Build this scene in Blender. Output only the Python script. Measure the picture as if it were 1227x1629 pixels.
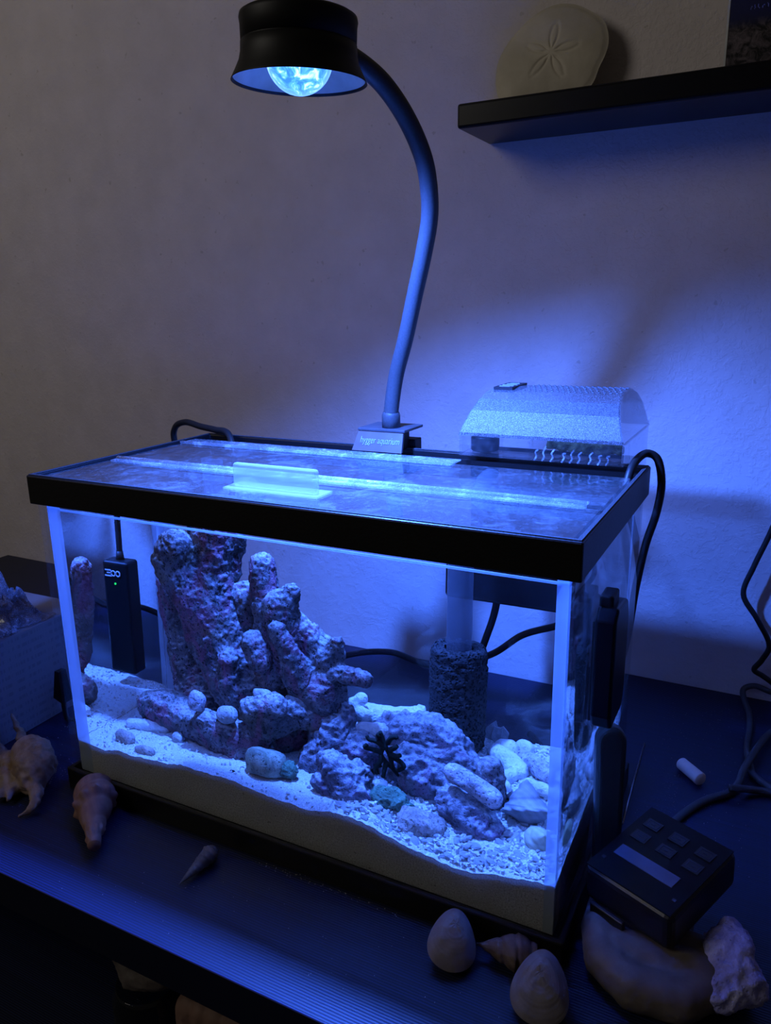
import bpy, bmesh, math, random
import numpy as np
from mathutils import Vector, Matrix, Euler, noise

random.seed(7)
S = bpy.context.scene
COL = S.collection
R = math.radians
for _o in list(bpy.data.objects):
    bpy.data.objects.remove(_o)

# ------------------------------------------------------------------ camera
cam_d = bpy.data.cameras.new('camera')
cam_d.sensor_fit = 'HORIZONTAL'
cam_d.sensor_width = 36.0
cam_d.lens = 35.98
cam_d.clip_start = 0.01
cam = bpy.data.objects.new('camera', cam_d)
COL.objects.link(cam)
cam.location = (0.4981, -0.3826, 0.3868)
cam.rotation_euler = (R(75.049), R(0.977), R(27.294))
S.camera = cam

# ------------------------------------------------------------------ world, room light, exposure
world = bpy.data.worlds.new('dim_room')
S.world = world
world.use_nodes = True
world.node_tree.nodes['Background'].inputs[0].default_value = (1.0, 0.86, 0.72, 1)
world.node_tree.nodes['Background'].inputs[1].default_value = 0.024

def area_light(name, loc, target, size, power, color):
    d = bpy.data.lights.new(name, 'AREA')
    d.shape = 'DISK'
    d.size = size
    d.energy = power
    d.color = color
    o = bpy.data.objects.new(name, d)
    COL.objects.link(o)
    o.location = loc
    o.rotation_euler = (Vector(target) - Vector(loc)).to_track_quat('-Z', 'Y').to_euler()
    return o
# a dim ceiling lamp across the room, up and to the left behind the camera
area_light('room_lamp', (-0.62, -0.85, 1.10), (-.1, 0.41, 0.55), 0.65, 3.0, (1.0, 0.94, 0.85))

S.view_settings.view_transform = 'Standard'
S.view_settings.look = 'None'
S.view_settings.exposure = 0.0
S.view_settings.gamma = 1.0
S.view_settings.use_curve_mapping = False
S.cycles.max_bounces = 16
S.cycles.transmission_bounces = 12
S.cycles.transparent_max_bounces = 24
S.cycles.diffuse_bounces = 4
S.cycles.glossy_bounces = 6
S.cycles.sample_clamp_indirect = 4.0
S.cycles.use_denoising = True

LAMP_BLUE = (0.054, 0.172, 1.0)

# ------------------------------------------------------------------ materials
MATS = {}
class NT:
    def __init__(self, name):
        self.m = bpy.data.materials.new(name)
        self.m.use_nodes = True
        self.t = self.m.node_tree
        self.t.nodes.clear()
        self.out = self.n('ShaderNodeOutputMaterial')
    def n(self, typ, **kw):
        nd = self.t.nodes.new(typ)
        for k, v in kw.items():
            setattr(nd, k, v)
        return nd
    def l(self, a, b):
        self.t.links.new(a, b)
    def coord(self, scale=(1, 1, 1), kind='Object'):
        tc = self.n('ShaderNodeTexCoord')
        mp = self.n('ShaderNodeMapping')
        mp.inputs['Scale'].default_value = scale
        self.l(tc.outputs[kind], mp.inputs[0])
        return mp.outputs[0]
    def noise(self, scale, detail=4, rough=.55, vec=None, dist=0):
        nd = self.n('ShaderNodeTexNoise')
        nd.inputs['Scale'].default_value = scale
        nd.inputs['Detail'].default_value = detail
        nd.inputs['Roughness'].default_value = rough
        nd.inputs['Distortion'].default_value = dist
        self.l(vec if vec else self.coord(), nd.inputs['Vector'])
        return nd.outputs['Fac']
    def ramp(self, fac, stops):
        nd = self.n('ShaderNodeValToRGB')
        el = nd.color_ramp.elements
        while len(el) < len(stops):
            el.new(.5)
        for e, (p, c) in zip(el, stops):
            e.position = p
            e.color = (c, c, c, 1) if isinstance(c, (int, float)) else (*c, 1)
        self.l(fac, nd.inputs[0])
        return nd.outputs[0]
    def mixc(self, fac, a, b):
        nd = self.n('ShaderNodeMix', data_type='RGBA')
        for s, v in ((0, fac), (6, a), (7, b)):
            if isinstance(v, (int, float)):
                nd.inputs[s].default_value = v
            elif isinstance(v, tuple):
                nd.inputs[s].default_value = (*v, 1)
            else:
                self.l(v, nd.inputs[s])
        return nd.outputs[2]
    def mixs(self, fac, a, b):
        nd = self.n('ShaderNodeMixShader')
        if isinstance(fac, (int, float)):
            nd.inputs[0].default_value = fac
        else:
            self.l(fac, nd.inputs[0])
        self.l(a, nd.inputs[1])
        self.l(b, nd.inputs[2])
        return nd.outputs[0]
    def bump(self, h, strength=.3, dist=.002, prev=None):
        nd = self.n('ShaderNodeBump')
        nd.inputs['Strength'].default_value = strength
        nd.inputs['Distance'].default_value = dist
        self.l(h, nd.inputs['Height'])
        if prev:
            self.l(prev, nd.inputs['Normal'])
        return nd.outputs[0]
    def bsdf(self, col=(.5, .5, .5), rough=.5, metal=0, spec=.5, normal=None, **kw):
        nd = self.n('ShaderNodeBsdfPrincipled')
        if isinstance(col, tuple):
            nd.inputs['Base Color'].default_value = (*col, 1)
        else:
            self.l(col, nd.inputs['Base Color'])
        if isinstance(rough, (int, float)):
            nd.inputs['Roughness'].default_value = rough
        else:
            self.l(rough, nd.inputs['Roughness'])
        nd.inputs['Metallic'].default_value = metal
        nd.inputs['Specular IOR Level'].default_value = spec
        if normal:
            self.l(normal, nd.inputs['Normal'])
        for k, v in kw.items():
            nd.inputs[k.replace('_', ' ')].default_value = v
        return nd.outputs[0]
    def schlick(self, ior):
        # mirror share of a thin sheet, the same from either side
        r0 = ((ior - 1) / (ior + 1)) ** 2
        lw = self.n('ShaderNodeLayerWeight')
        lw.inputs[0].default_value = .5
        p = self.n('ShaderNodeMath', operation='POWER')
        self.l(lw.outputs['Facing'], p.inputs[0]); p.inputs[1].default_value = 5
        m = self.n('ShaderNodeMath', operation='MULTIPLY_ADD')
        self.l(p.outputs[0], m.inputs[0]); m.inputs[1].default_value = 1 - r0; m.inputs[2].default_value = r0
        return m.outputs[0]
    def done(self, sh):
        self.l(sh, self.out.inputs[0])
        MATS[self.m.name] = self.m
        return self.m

def plain(name, col, rough=.5, spec=.5, metal=0, grain=0, gscale=300, var=.15):
    t = NT(name)
    nz = t.noise(gscale if grain else 60, 3)
    dark = tuple(c * (1 - var) for c in col)
    light = tuple(min(1, c * (1 + var)) for c in col)
    c = t.ramp(nz, [(.3, dark), (.7, light)])
    nrm = t.bump(nz, grain, .001) if grain else None
    return t.done(t.bsdf(c, rough, metal, spec, nrm))

def emit(name, col, strength):
    t = NT(name)
    e = t.n('ShaderNodeEmission')
    e.inputs[0].default_value = (*col, 1)
    e.inputs[1].default_value = strength
    return t.done(e.outputs[0])

def mat_wall():
    t = NT('painted_wall')
    v = t.coord()
    a = t.noise(150, 5, .62, v, .3)
    b = t.noise(28, 3, .5, v)
    spl = t.ramp(a, [(.46, 0), (.6, 1)])
    n1 = t.bump(spl, .26, .0016)
    n2 = t.bump(t.noise(420, 3, .5, v), .12, .0007, n1)
    spots = t.ramp(t.noise(150, 2, .4, v), [(.73, 1), (.78, 0)])
    base = t.ramp(b, [(.3, (.60, .545, .545)), (.7, (.66, .60, .605))])
    c = t.mixc(spots, (.50, .45, .43), base)
    t.done(t.bsdf(c, .75, 0, .25, n2))

def mat_table():
    t = NT('dark_woodgrain_laminate')
    v = t.coord((1.5, 420, 40))
    g = t.noise(1.0, 4, .6, v, .2)
    w = t.n('ShaderNodeTexWave', wave_type='BANDS', bands_direction='Y')
    w.inputs['Scale'].default_value = 165
    w.inputs['Distortion'].default_value = 1.2
    w.inputs['Detail'].default_value = 3
    w.inputs['Detail Scale'].default_value = 1.0
    t.l(t.coord((.25, 1, 1)), w.inputs['Vector'])
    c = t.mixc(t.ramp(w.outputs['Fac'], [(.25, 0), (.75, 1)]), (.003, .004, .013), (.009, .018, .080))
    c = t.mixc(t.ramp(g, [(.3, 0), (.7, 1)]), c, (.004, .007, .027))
    n = t.bump(w.outputs['Fac'], .25, .0004)
    t.done(t.bsdf(c, .5, 0, .45, n))

def thin_glass(name, tint=(.93, .97, 1.0), haze=0.0, hazecol=(.8, .85, .9), ior=1.45, streak=None):
    t = NT(name)
    tr = t.n('ShaderNodeBsdfTransparent')
    tr.inputs[0].default_value = (*tint, 1)
    gl = t.n('ShaderNodeBsdfGlossy')
    gl.inputs['Roughness'].default_value = .02
    sh = t.mixs(t.schlick(ior), tr.outputs[0], gl.outputs[0])
    if haze:
        df = t.n('ShaderNodeBsdfDiffuse')
        df.inputs[0].default_value = (*hazecol, 1)
        tl = t.n('ShaderNodeBsdfTranslucent')
        tl.inputs[0].default_value = (*hazecol, 1)
        d2 = t.mixs(.5, df.outputs[0], tl.outputs[0])
        if streak:
            a = t.noise(streak, 6, .7, None, .6)
            b = t.noise(streak * 9, 3, .6)
            f1 = t.ramp(a, [(.36, haze * .25), (.54, haze * .55), (.64, haze * 2.1)])
            f2 = t.ramp(b, [(.56, 0), (.72, haze * 1.6)])
            ad = t.n('ShaderNodeMath', operation='ADD')
            ad.use_clamp = True
            t.l(f1, ad.inputs[0]); t.l(f2, ad.inputs[1])
            sh = t.mixs(ad.outputs[0], sh, d2)
        else:
            sh = t.mixs(haze, sh, d2)
    return t.done(sh)

def mat_water():
    t = NT('water_side')
    g = t.n('ShaderNodeBsdfGlass')
    g.inputs['Color'].default_value = (.97, .985, 1, 1)
    g.inputs['Roughness'].default_value = 0
    g.inputs['IOR'].default_value = 1.33
    t.done(g.outputs[0])
    t = NT('water_surface')
    tr = t.n('ShaderNodeBsdfTransparent')
    tr.inputs[0].default_value = (.97, .985, 1, 1)
    gl = t.n('ShaderNodeBsdfGlossy')
    gl.inputs['Roughness'].default_value = .08
    t.done(t.mixs(t.schlick(1.33), tr.outputs[0], gl.outputs[0]))

def mat_sand():
    t = NT('coral_sand')
    v = t.coord()
    a = t.noise(900, 3, .7, v)
    b = t.noise(60, 4, .6, v)
    c = t.ramp(a, [(.34, (.34, .31, .27)), (.5, (.62, .59, .55)), (.66, (.80, .78, .74))])
    c = t.mixc(t.ramp(b, [(.35, .45), (.6, 0)]), c, (.55, .50, .44))
    sp = t.ramp(t.noise(230, 2, .5, v), [(.70, 0), (.75, 1)])
    c = t.mixc(sp, c, (.30, .27, .25))
    n = t.bump(a, .6, .0015)
    t.done(t.bsdf(c, .9, 0, .2, n))

def mat_rock(name, dark, mid, pink, tan, pinkamt=.5, toplight=0, pit=.36):
    t = NT(name)
    v = t.coord()
    a = t.noise(55, 7, .7, v, .4)
    b = t.noise(18, 4, .6, v, .8)
    d = t.noise(30, 4, .6, t.coord((1.3, 1, .8)), 1.2)
    c = t.ramp(a, [(.32, dark), (.5, mid), (.68, tuple(min(1, x * 1.7) for x in mid))])
    c = t.mixc(t.ramp(d, [(.5, 0), (.62, pinkamt)]), c, pink)
    c = t.mixc(t.ramp(b, [(.55, 0), (.68, .6)]), c, tan)
    vo = t.n('ShaderNodeTexVoronoi')
    vo.inputs['Scale'].default_value = 420
    t.l(v, vo.inputs['Vector'])
    pits = t.ramp(vo.outputs['Distance'], [(.12, 0), (.4, 1)])
    f = t.noise(380, 5, .75, v)
    n1 = t.bump(a, .8, .004)
    n2 = t.bump(pits, .45, .0016, n1)
    n3 = t.bump(f, .7, .0012, n2)
    speck = t.ramp(f, [(pit, 1), (pit + .09, 0)])
    c = t.mixc(speck, c, tuple(x * .3 for x in dark))
    if toplight:                                    # lamp light painted as pale colour on the upward faces
        ge = t.n('ShaderNodeNewGeometry')
        sx = t.n('ShaderNodeSeparateXYZ')
        t.l(ge.outputs['Normal'], sx.inputs[0])
        up = t.ramp(sx.outputs[2], [(.35, 0), (.85, toplight)])
        gz = t.ramp(t.noise(300, 4, .7, v), [(.36, 0), (.56, 1)])
        m = t.n('ShaderNodeMath', operation='MULTIPLY')
        t.l(up, m.inputs[0]); t.l(gz, m.inputs[1])
        c = t.mixc(m.outputs[0], c, (.70, .68, .64))
    t.done(t.bsdf(c, .85, 0, .25, n3))

def mat_shell(name, a, b, stripe=60, streak=.22):
    t = NT(name)
    v = t.coord()
    w = t.n('ShaderNodeTexWave', wave_type='BANDS', bands_direction='DIAGONAL')
    w.inputs['Scale'].default_value = stripe
    w.inputs['Distortion'].default_value = 4
    w.inputs['Detail'].default_value = 3
    t.l(v, w.inputs['Vector'])
    n = t.noise(70, 5, .65, v)
    c = t.mixc(t.ramp(n, [(.35, 0), (.65, 1)]), a, b)
    c = t.mixc(t.ramp(w.outputs['Fac'], [(.3, streak), (.7, 0)]), c, tuple(x * .45 for x in a))
    nn = t.bump(n, .5, .001)
    t.done(t.bsdf(c, .6, 0, .35, nn))

def mat_sponge():
    t = NT('black_foam')
    v = t.coord()
    vo = t.n('ShaderNodeTexVoronoi')
    vo.inputs['Scale'].default_value = 430
    t.l(v, vo.inputs['Vector'])
    h = t.ramp(vo.outputs['Distance'], [(.15, 0), (.5, 1)])
    c = t.mixc(h, (.002, .002, .0025), (.022, .022, .023))
    t.done(t.bsdf(c, .8, 0, .3, t.bump(h, 1, .003)))

def mat_print():
    # printed side of the paper box: rows of small grey print
    t = NT('printed_card')
    v = t.coord()
    sp = t.n('ShaderNodeSeparateXYZ')
    t.l(v, sp.inputs[0])
    w = t.n('ShaderNodeTexWave', wave_type='BANDS', bands_direction='Z')
    w.inputs['Scale'].default_value = 38
    t.l(v, w.inputs['Vector'])
    rows = t.ramp(w.outputs['Fac'], [(.55, 0), (.7, 1)])
    gl = t.ramp(t.noise(1, 2, .5, t.coord((1, 420, 30))), [(.46, 0), (.54, 1)])
    m = t.n('ShaderNodeMath', operation='MULTIPLY')
    t.l(rows, m.inputs[0]); t.l(gl, m.inputs[1])
    m2 = t.n('ShaderNodeMath', operation='MULTIPLY')
    t.l(m.outputs[0], m2.inputs[0]); m2.inputs[1].default_value = .35
    c = t.mixc(m2.outputs[0], (.20, .185, .20), (.08, .07, .09))
    t.done(t.bsdf(c, .7, 0, .3))

def mat_cover():
    t = NT('reef_cover_print')
    v = t.coord()
    sp = t.n('ShaderNodeSeparateXYZ')
    t.l(v, sp.inputs[0])
    a = t.noise(130, 6, .7, v, 1.0)
    b = t.noise(1, 5, .7, t.coord((40, 40, 230)), .5)
    reef = t.mixc(t.ramp(a, [(.42, 0), (.7, 1)]), (.006, .006, .010), (.16, .13, .16))
    reef = t.mixc(t.ramp(b, [(.55, 0), (.75, .5)]), reef, (.10, .09, .13))
    z = t.n('ShaderNodeMapRange')
    z.inputs['From Min'].default_value = .034
    z.inputs['From Max'].default_value = .042
    t.l(sp.outputs[2], z.inputs[0])
    c = t.mixc(z.outputs[0], reef, (.012, .014, .075))
    t.done(t.bsdf(c, .35, 0, .4))

def mat_controller_top():
    plain('case_black', (.012, .012, .016), .38, .5, grain=.15, gscale=900)

mat_wall(); mat_table(); mat_water(); mat_sand(); mat_sponge(); mat_print(); mat_cover(); mat_controller_top()
thin_glass('pane_glass', (.965, .98, .99))
thin_glass('lid_glass', (.93, .95, .97), .06, (.75, .82, .9), 1.45, 32)
thin_glass('clear_plastic', (.9, .93, .96), .32, (.8, .86, .92), 1.45, 60)
thin_glass('filter_plastic', (.98, .985, .99), .02, (.5, .53, .6), 1.5, 40)
thin_glass('tube_plastic', (.62, .64, .68), .22, (.45, .47, .52), 1.4)
thin_glass('jar_glass', (.55, .57, .62), .02, (.5, .5, .5), 1.5)
thin_glass('crinkled_film', (.7, .7, .75), .45, (.45, .43, .5), 1.5, 90)
thin_glass('frosted_plastic', (.94, .96, .98), .3, (.8, .87, .93), 1.5)
thin_glass('silicone', (.9, .94, 1.0), .5, (.80, .87, .95), 1.4)
mat_rock('purple_live_rock', (.04, .034, .034), (.17, .145, .145), (.36, .10, .16), (.22, .17, .10), .6, .6, .38)
mat_rock('mauve_live_rock', (.045, .042, .05), (.17, .16, .185), (.27, .13, .22), (.21, .18, .15), .5, .5)
mat_rock('olive_stone', (.10, .10, .07), (.30, .31, .22), (.16, .24, .12), (.36, .34, .26), .6)
mat_rock('grey_pebble', (.30, .29, .28), (.46, .45, .43), (.38, .33, .36), (.42, .40, .36), .3)
mat_rock('white_rubble', (.55, .53, .50), (.72, .70, .66), (.66, .58, .60), (.66, .62, .54), .3, 0, .24)
mat_rock('speckled_rubble', (.16, .14, .16), (.50, .46, .48), (.46, .34, .42), (.42, .36, .34), .5)
mat_rock('green_algae', (.03, .06, .04), (.10, .20, .13), (.06, .16, .10), (.14, .17, .08), .5)
mat_rock('tan_sponge', (.22, .18, .15), (.42, .35, .30), (.50, .34, .34), (.42, .36, .26), .5)
mat_shell('cream_shell', (.165, .145, .15), (.215, .195, .20), 55, .05)
mat_shell('pink_brown_shell', (.20, .10, .075), (.25, .145, .115), 75)
mat_shell('tan_spider_shell', (.19, .115, .06), (.28, .21, .175), 50)
mat_shell('grey_horn_shell', (.07, .07, .07), (.16, .155, .15), 120)
mat_shell('brown_shell', (.09, .06, .05), (.17, .125, .11), 80)
mat_shell('turban_shell', (.22, .21, .215), (.40, .38, .37), 70)
mat_shell('bone_disc', (.10, .082, .074), (.14, .118, .108), 12, .1)
mat_shell('sand_dollar_white', (.52, .47, .38), (.57, .52, .43), 6)
mat_shell('yellow_snail', (.34, .32, .18), (.52, .50, .36), 90)
plain('gloss_black', (.004, .004, .005), .3, .22)
plain('satin_black', (.006, .006, .007), .5, .25)
plain('rim_black', (.005, .005, .006), .45, .35, grain=.15, gscale=500)
plain('dusty_black', (.045, .045, .05), .6, .4, grain=.5, gscale=1200, var=.6)
plain('rubber_black', (.012, .012, .013), .5, .4)
plain('arm_rubber', (.045, .046, .05), .5, .5, grain=.1, gscale=700)
plain('cord_grey', (.05, .05, .055), .55, .4)
plain('clamp_metal', (.07, .07, .078), .38, .6, metal=.3)
plain('shade_inside', (.42, .42, .5), .25, .5)
def mat_cover_silver(name, share, tone=(.85, .85, .9)):
    t = NT(name)
    v = t.coord()
    nz = t.noise(1500, 3, .6, v)
    c = t.ramp(nz, [(.40, tuple(.12 * x for x in tone)), (.52, tuple(.45 * x for x in tone)), (.64, tone)])
    b = t.bsdf(c, .38, .2, .6, t.bump(nz, .6, .0008))
    tr = t.n('ShaderNodeBsdfTransparent')
    tr.inputs[0].default_value = (.97, .975, .985, 1)
    t.done(t.mixs(share, b, tr.outputs[0]))
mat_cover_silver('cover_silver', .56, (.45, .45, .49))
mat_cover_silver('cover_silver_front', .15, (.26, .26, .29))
mat_cover_silver('cover_side_clear', .80)
plain('dark_plastic', (.018, .018, .022), .45, .45)
plain('green_black_plastic', (.020, .030, .030), .4, .5)
plain('white_plastic', (.75, .73, .72), .55, .4)
plain('white_print', (.62, .64, .68), .6, .3)
plain('soft_print', (.22, .24, .27), .6, .3)
plain('dim_print', (.035, .035, .06), .5, .3)
plain('blue_print', (.14, .17, .60), .6, .3)
plain('lcd_grey', (.09, .10, .17), .3, .4)
plain('gorgonian_black', (.008, .015, .012), .8, .2, grain=.6, gscale=900)
plain('filter_floss', (.16, .14, .06), .9, .1, grain=.9, gscale=300, var=.5)
plain('page_white', (.50, .49, .46), .7, .2)
plain('floor_dark', (.02, .017, .015), .7, .3)
plain('crumb_white', (.38, .36, .34), .9, .2)
plain('wrapper_tan', (.20, .12, .09), .6, .3)
mat_rock('lamp_blue_coral', (.24, .24, .55), (.38, .38, .80), (.42, .40, .82), (.45, .42, .72), .3, 0, .26)  # blue lamp light painted into the base colour of a white coral chunk
plain('steel', (.5, .5, .52), .3, .5, metal=1)
def mat_lens():
    t = NT('lens_glow')
    e = t.n('ShaderNodeEmission')
    nz = t.noise(110, 3, .55, None, 1.5)
    lw = t.n('ShaderNodeLayerWeight'); lw.inputs[0].default_value = .5
    mid = t.ramp(nz, [(.38, (.06, .34, 2.4)), (.52, (.16, .75, 2.2)), (.62, (.95, 1.5, 2.2))])
    c = t.mixc(t.ramp(lw.outputs['Facing'], [(.35, 0), (.95, 1)]), mid, (.30, .75, 2.2))
    t.l(c, e.inputs[0])
    e.inputs[1].default_value = 1.0
    t.done(e.outputs[0])
mat_lens()
emit('green_led', (.02, 1.0, .25), 1.2)

# ------------------------------------------------------------------ mesh helpers
def world_loc(o):
    v = Vector((0, 0, 0))
    while o:
        v += o.location
        o = o.parent
    return v

def tag(o, label=None, cat=None, group=None, kind=None):
    if label: o['label'] = label
    if cat: o['category'] = cat
    if group: o['group'] = group
    if kind or cat: o['kind'] = kind or 'thing'
    return o

def thing(name, loc, label, cat, group=None):
    o = bpy.data.objects.new(name, None)
    o.empty_display_size = .01
    COL.objects.link(o)
    o.location = loc
    return tag(o, label, cat, group)

def put(name, me, mat, parent=None, loc=None):
    """link a mesh given in room coordinates as one object under its parent"""
    base = world_loc(parent) if parent else Vector(loc or (0, 0, 0))
    if base.length > 0:
        me.transform(Matrix.Translation(-base))
    for mm in (mat if isinstance(mat, (list, tuple)) else [mat]):
        me.materials.append(MATS[mm])
    o = bpy.data.objects.new(name, me)
    COL.objects.link(o)
    if parent:
        o.parent = parent
    else:
        o.location = base
    return o

class MB:
    def __init__(self):
        self.v = []; self.f = []; self.s = []; self.mi = []
    def add(self, vs, fs, smooth=False, mi=0):
        k = len(self.v)
        self.v += [tuple(p) for p in vs]
        for f in fs:
            self.f.append([i + k for i in f]); self.s.append(smooth); self.mi.append(mi)
        return self
    def box(self, lo, hi, mat=None, bevel=0, mi=0):
        lo, hi = Vector(lo), Vector(hi)
        if bevel:
            bm = bmesh.new()
            bmesh.ops.create_cube(bm, size=1)
            c = (lo + hi) / 2; s = hi - lo
            for v in bm.verts:
                v.co = Vector((v.co.x * s.x, v.co.y * s.y, v.co.z * s.z))
            bmesh.ops.bevel(bm, geom=bm.edges[:], offset=bevel, segments=3, profile=.5, affect='EDGES')
            M = Matrix.Translation(c) if mat is None else mat
            bm.verts.index_update()
            self.add([M @ v.co for v in bm.verts], [[v.index for v in f.verts] for f in bm.faces], False, mi)
            bm.free()
            return self
        vs = [Vector((x, y, z)) for z in (lo.z, hi.z) for y in (lo.y, hi.y) for x in (lo.x, hi.x)]
        if mat is not None:
            c = (lo + hi) / 2
            vs = [mat @ (v - c) for v in vs]
        self.add(vs, [(0, 2, 3, 1), (4, 5, 7, 6), (0, 1, 5, 4), (2, 6, 7, 3), (0, 4, 6, 2), (1, 3, 7, 5)], False, mi)
        return self
    def tube(self, pts, rad, n=12, cap=True):
        pts = [Vector(p) for p in pts]
        if isinstance(rad, (int, float)):
            rad = [rad] * len(pts)
        vs, fs = [], []
        up = Vector((0, 0, 1))
        t0 = (pts[1] - pts[0]).normalized()
        if abs(t0.dot(up)) > .9: up = Vector((1, 0, 0))
        a = t0.cross(up).normalized()
        for i, p in enumerate(pts):
            t = (pts[min(i + 1, len(pts) - 1)] - pts[max(i - 1, 0)]).normalized()
            a = (a - t * a.dot(t)).normalized()
            b = t.cross(a)
            for k in range(n):
                q = 2 * math.pi * k / n
                vs.append(p + (a * math.cos(q) + b * math.sin(q)) * rad[i])
        for i in range(len(pts) - 1):
            for k in range(n):
                k2 = (k + 1) % n
                fs.append((i * n + k, i * n + k2, (i + 1) * n + k2, (i + 1) * n + k))
        if cap:
            fs.append(tuple(range(n - 1, -1, -1)))
            fs.append(tuple((len(pts) - 1) * n + k for k in range(n)))
        return self.add(vs, fs, True)
    def lathe(self, prof, mat=None, n=48, closed=False):
        """prof: (radius, z) from one end to the other"""
        vs, fs = [], []
        for r, z in prof:
            for k in range(n):
                q = 2 * math.pi * k / n
                vs.append(Vector((r * math.cos(q), r * math.sin(q), z)))
        if mat is not None:
            vs = [mat @ v for v in vs]
        m = len(prof)
        for i in range(m if closed else m - 1):
            j = (i + 1) % m
            for k in range(n):
                k2 = (k + 1) % n
                fs.append((i * n + k, i * n + k2, j * n + k2, j * n + k))
        return self.add(vs, fs, True)
    def ico(self, c, r, sub=2, scale=(1, 1, 1), rot=None):
        bm = bmesh.new()
        bmesh.ops.create_icosphere(bm, subdivisions=sub, radius=1)
        bm.verts.index_update()
        M = rot.to_matrix() if rot else Matrix.Identity(3)
        c = Vector(c)
        self.add([c + M @ Vector((v.co.x * r * scale[0], v.co.y * r * scale[1], v.co.z * r * scale[2])) for v in bm.verts],
                 [[v.index for v in f.verts] for f in bm.faces], True)
        bm.free()
        return self
    def mesh(self, name):
        me = bpy.data.meshes.new(name)
        me.from_pydata(self.v, [], self.f)
        me.polygons.foreach_set('use_smooth', self.s)
        if any(self.mi):
            me.polygons.foreach_set('material_index', self.mi)
        bm = bmesh.new(); bm.from_mesh(me)
        bmesh.ops.remove_doubles(bm, verts=bm.verts, dist=1e-6)
        bmesh.ops.recalc_face_normals(bm, faces=bm.faces)
        bm.to_mesh(me); bm.free()
        return me
    def build(self, name, mat, parent=None, loc=None):
        return put(name, self.mesh(name), mat, parent, loc)

def spline(pts, n=10):
    """Catmull-Rom through the points"""
    P = [Vector(p) for p in pts]
    P = [P[0] * 2 - P[1]] + P + [P[-1] * 2 - P[-2]]
    out = []
    for i in range(1, len(P) - 2):
        a, b, c, d = P[i - 1:i + 3]
        for k in range(n):
            t = k / n
            out.append(.5 * ((2 * b) + (c - a) * t + (2 * a - 5 * b + 4 * c - d) * t * t + (3 * b - a - 3 * c + d) * t ** 3))
    out.append(P[-2])
    return out

def cord(name, pts, r, mat, label, cat='cable', group=None, parent=None, n=8):
    o = MB().tube(spline(pts, n), r, 10).build(name, mat, parent, None if parent else pts[0])
    if not parent: tag(o, label, cat, group)
    return o

def fused(name, chains, mat, voxel=.0016, rough=((22, .004), (70, .0022), (200, .0009)), seed=0, flat=None, parent=None, label=None, cat=None, group=None, zcut=None):
    """chains of (x, y, z, r) balls fused into one continuous lump, then roughened"""
    mb = MB()
    for ch in chains:
        for i in range(len(ch)):
            a = ch[i]
            if i + 1 < len(ch):
                b = ch[i + 1]
                d = math.dist(a[:3], b[:3])
                m = max(1, int(d / (.35 * min(a[3], b[3]))))
                for k in range(m):
                    t = k / m
                    mb.ico([a[q] + (b[q] - a[q]) * t for q in range(3)], a[3] + (b[3] - a[3]) * t, 2)
            else:
                mb.ico(a[:3], a[3], 2)
    me = bpy.data.meshes.new(name)
    me.from_pydata(mb.v, [], mb.f)
    tmp = bpy.data.objects.new('tmp', me)
    COL.objects.link(tmp)
    md = tmp.modifiers.new('r', 'REMESH')
    md.mode = 'VOXEL'; md.voxel_size = voxel
    sm = tmp.modifiers.new('s', 'SMOOTH')
    sm.factor = .5; sm.iterations = 4
    dg = bpy.context.evaluated_depsgraph_get()
    out = bpy.data.meshes.new_from_object(tmp.evaluated_get(dg))
    bpy.data.objects.remove(tmp)
    bpy.data.meshes.remove(me)
    off = Vector((seed * 3.7, seed * 1.3, seed * 2.1))
    nv = len(out.vertices)
    co = np.empty(nv * 3, 'f'); out.vertices.foreach_get('co', co)
    no = np.empty(nv * 3, 'f'); out.vertex_normals.foreach_get('vector', no)
    co = co.reshape(-1, 3); no = no.reshape(-1, 3)
    amp = np.zeros(nv, 'f')
    for i in range(nv):
        p = Vector(co[i]) + off
        s = 0
        for f, a in rough:
            s += a * (noise.noise(p * f) if f < 60 else .45 - 1.6 * abs(noise.noise(p * f)))
        amp[i] = s
    co = co + no * amp[:, None]
    if zcut is not None:
        co[:, 2] = np.maximum(co[:, 2], zcut)
    out.vertices.foreach_set('co', co.astype('f').ravel())
    out.polygons.foreach_set('use_smooth', [True] * len(out.polygons))
    out.update()
    out.materials.clear()
    out.name = name
    lo = co.min(axis=0); hi = co.max(axis=0)
    o = put(name, out, mat, parent, None if parent else ((lo[0] + hi[0]) / 2, (lo[1] + hi[1]) / 2, lo[2]))
    if not parent: tag(o, label, cat, group)
    return o

def text_mesh(name, body, size, M, mat, parent, extrude=.0002, shear=0, align='CENTER'):
    cu = bpy.data.curves.new(name, 'FONT')
    cu.body = body; cu.size = size; cu.extrude = extrude; cu.shear = shear
    cu.align_x = align; cu.align_y = 'CENTER'
    tmp = bpy.data.objects.new('tmp', cu)
    COL.objects.link(tmp)
    dg = bpy.context.evaluated_depsgraph_get()
    me = bpy.data.meshes.new_from_object(tmp.evaluated_get(dg))
    bpy.data.objects.remove(tmp)
    me.transform(M)
    me.materials.clear()
    return put(name, me, mat, parent)

def basis(c, x, y, z):
    M = Matrix.Identity(4)
    for i, a in enumerate((x, y, z)):
        a = Vector(a).normalized()
        M[0][i], M[1][i], M[2][i] = a
    M.translation = Vector(c)
    return M

# ------------------------------------------------------------------ the room
TL, TW, TH = .41, .2027, .2688          # tank length, depth, height
WALL_Y = .41
struct = lambda o: tag(o, kind='structure')
struct(MB().box((-2.2, WALL_Y, -.75), (2.6, WALL_Y + .1, 1.9)).build('wall_back', 'painted_wall'))
struct(MB().box((-2.2, -2.6, -.80), (2.6, WALL_Y + .1, -.75)).build('floor', 'floor_dark'))

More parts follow.
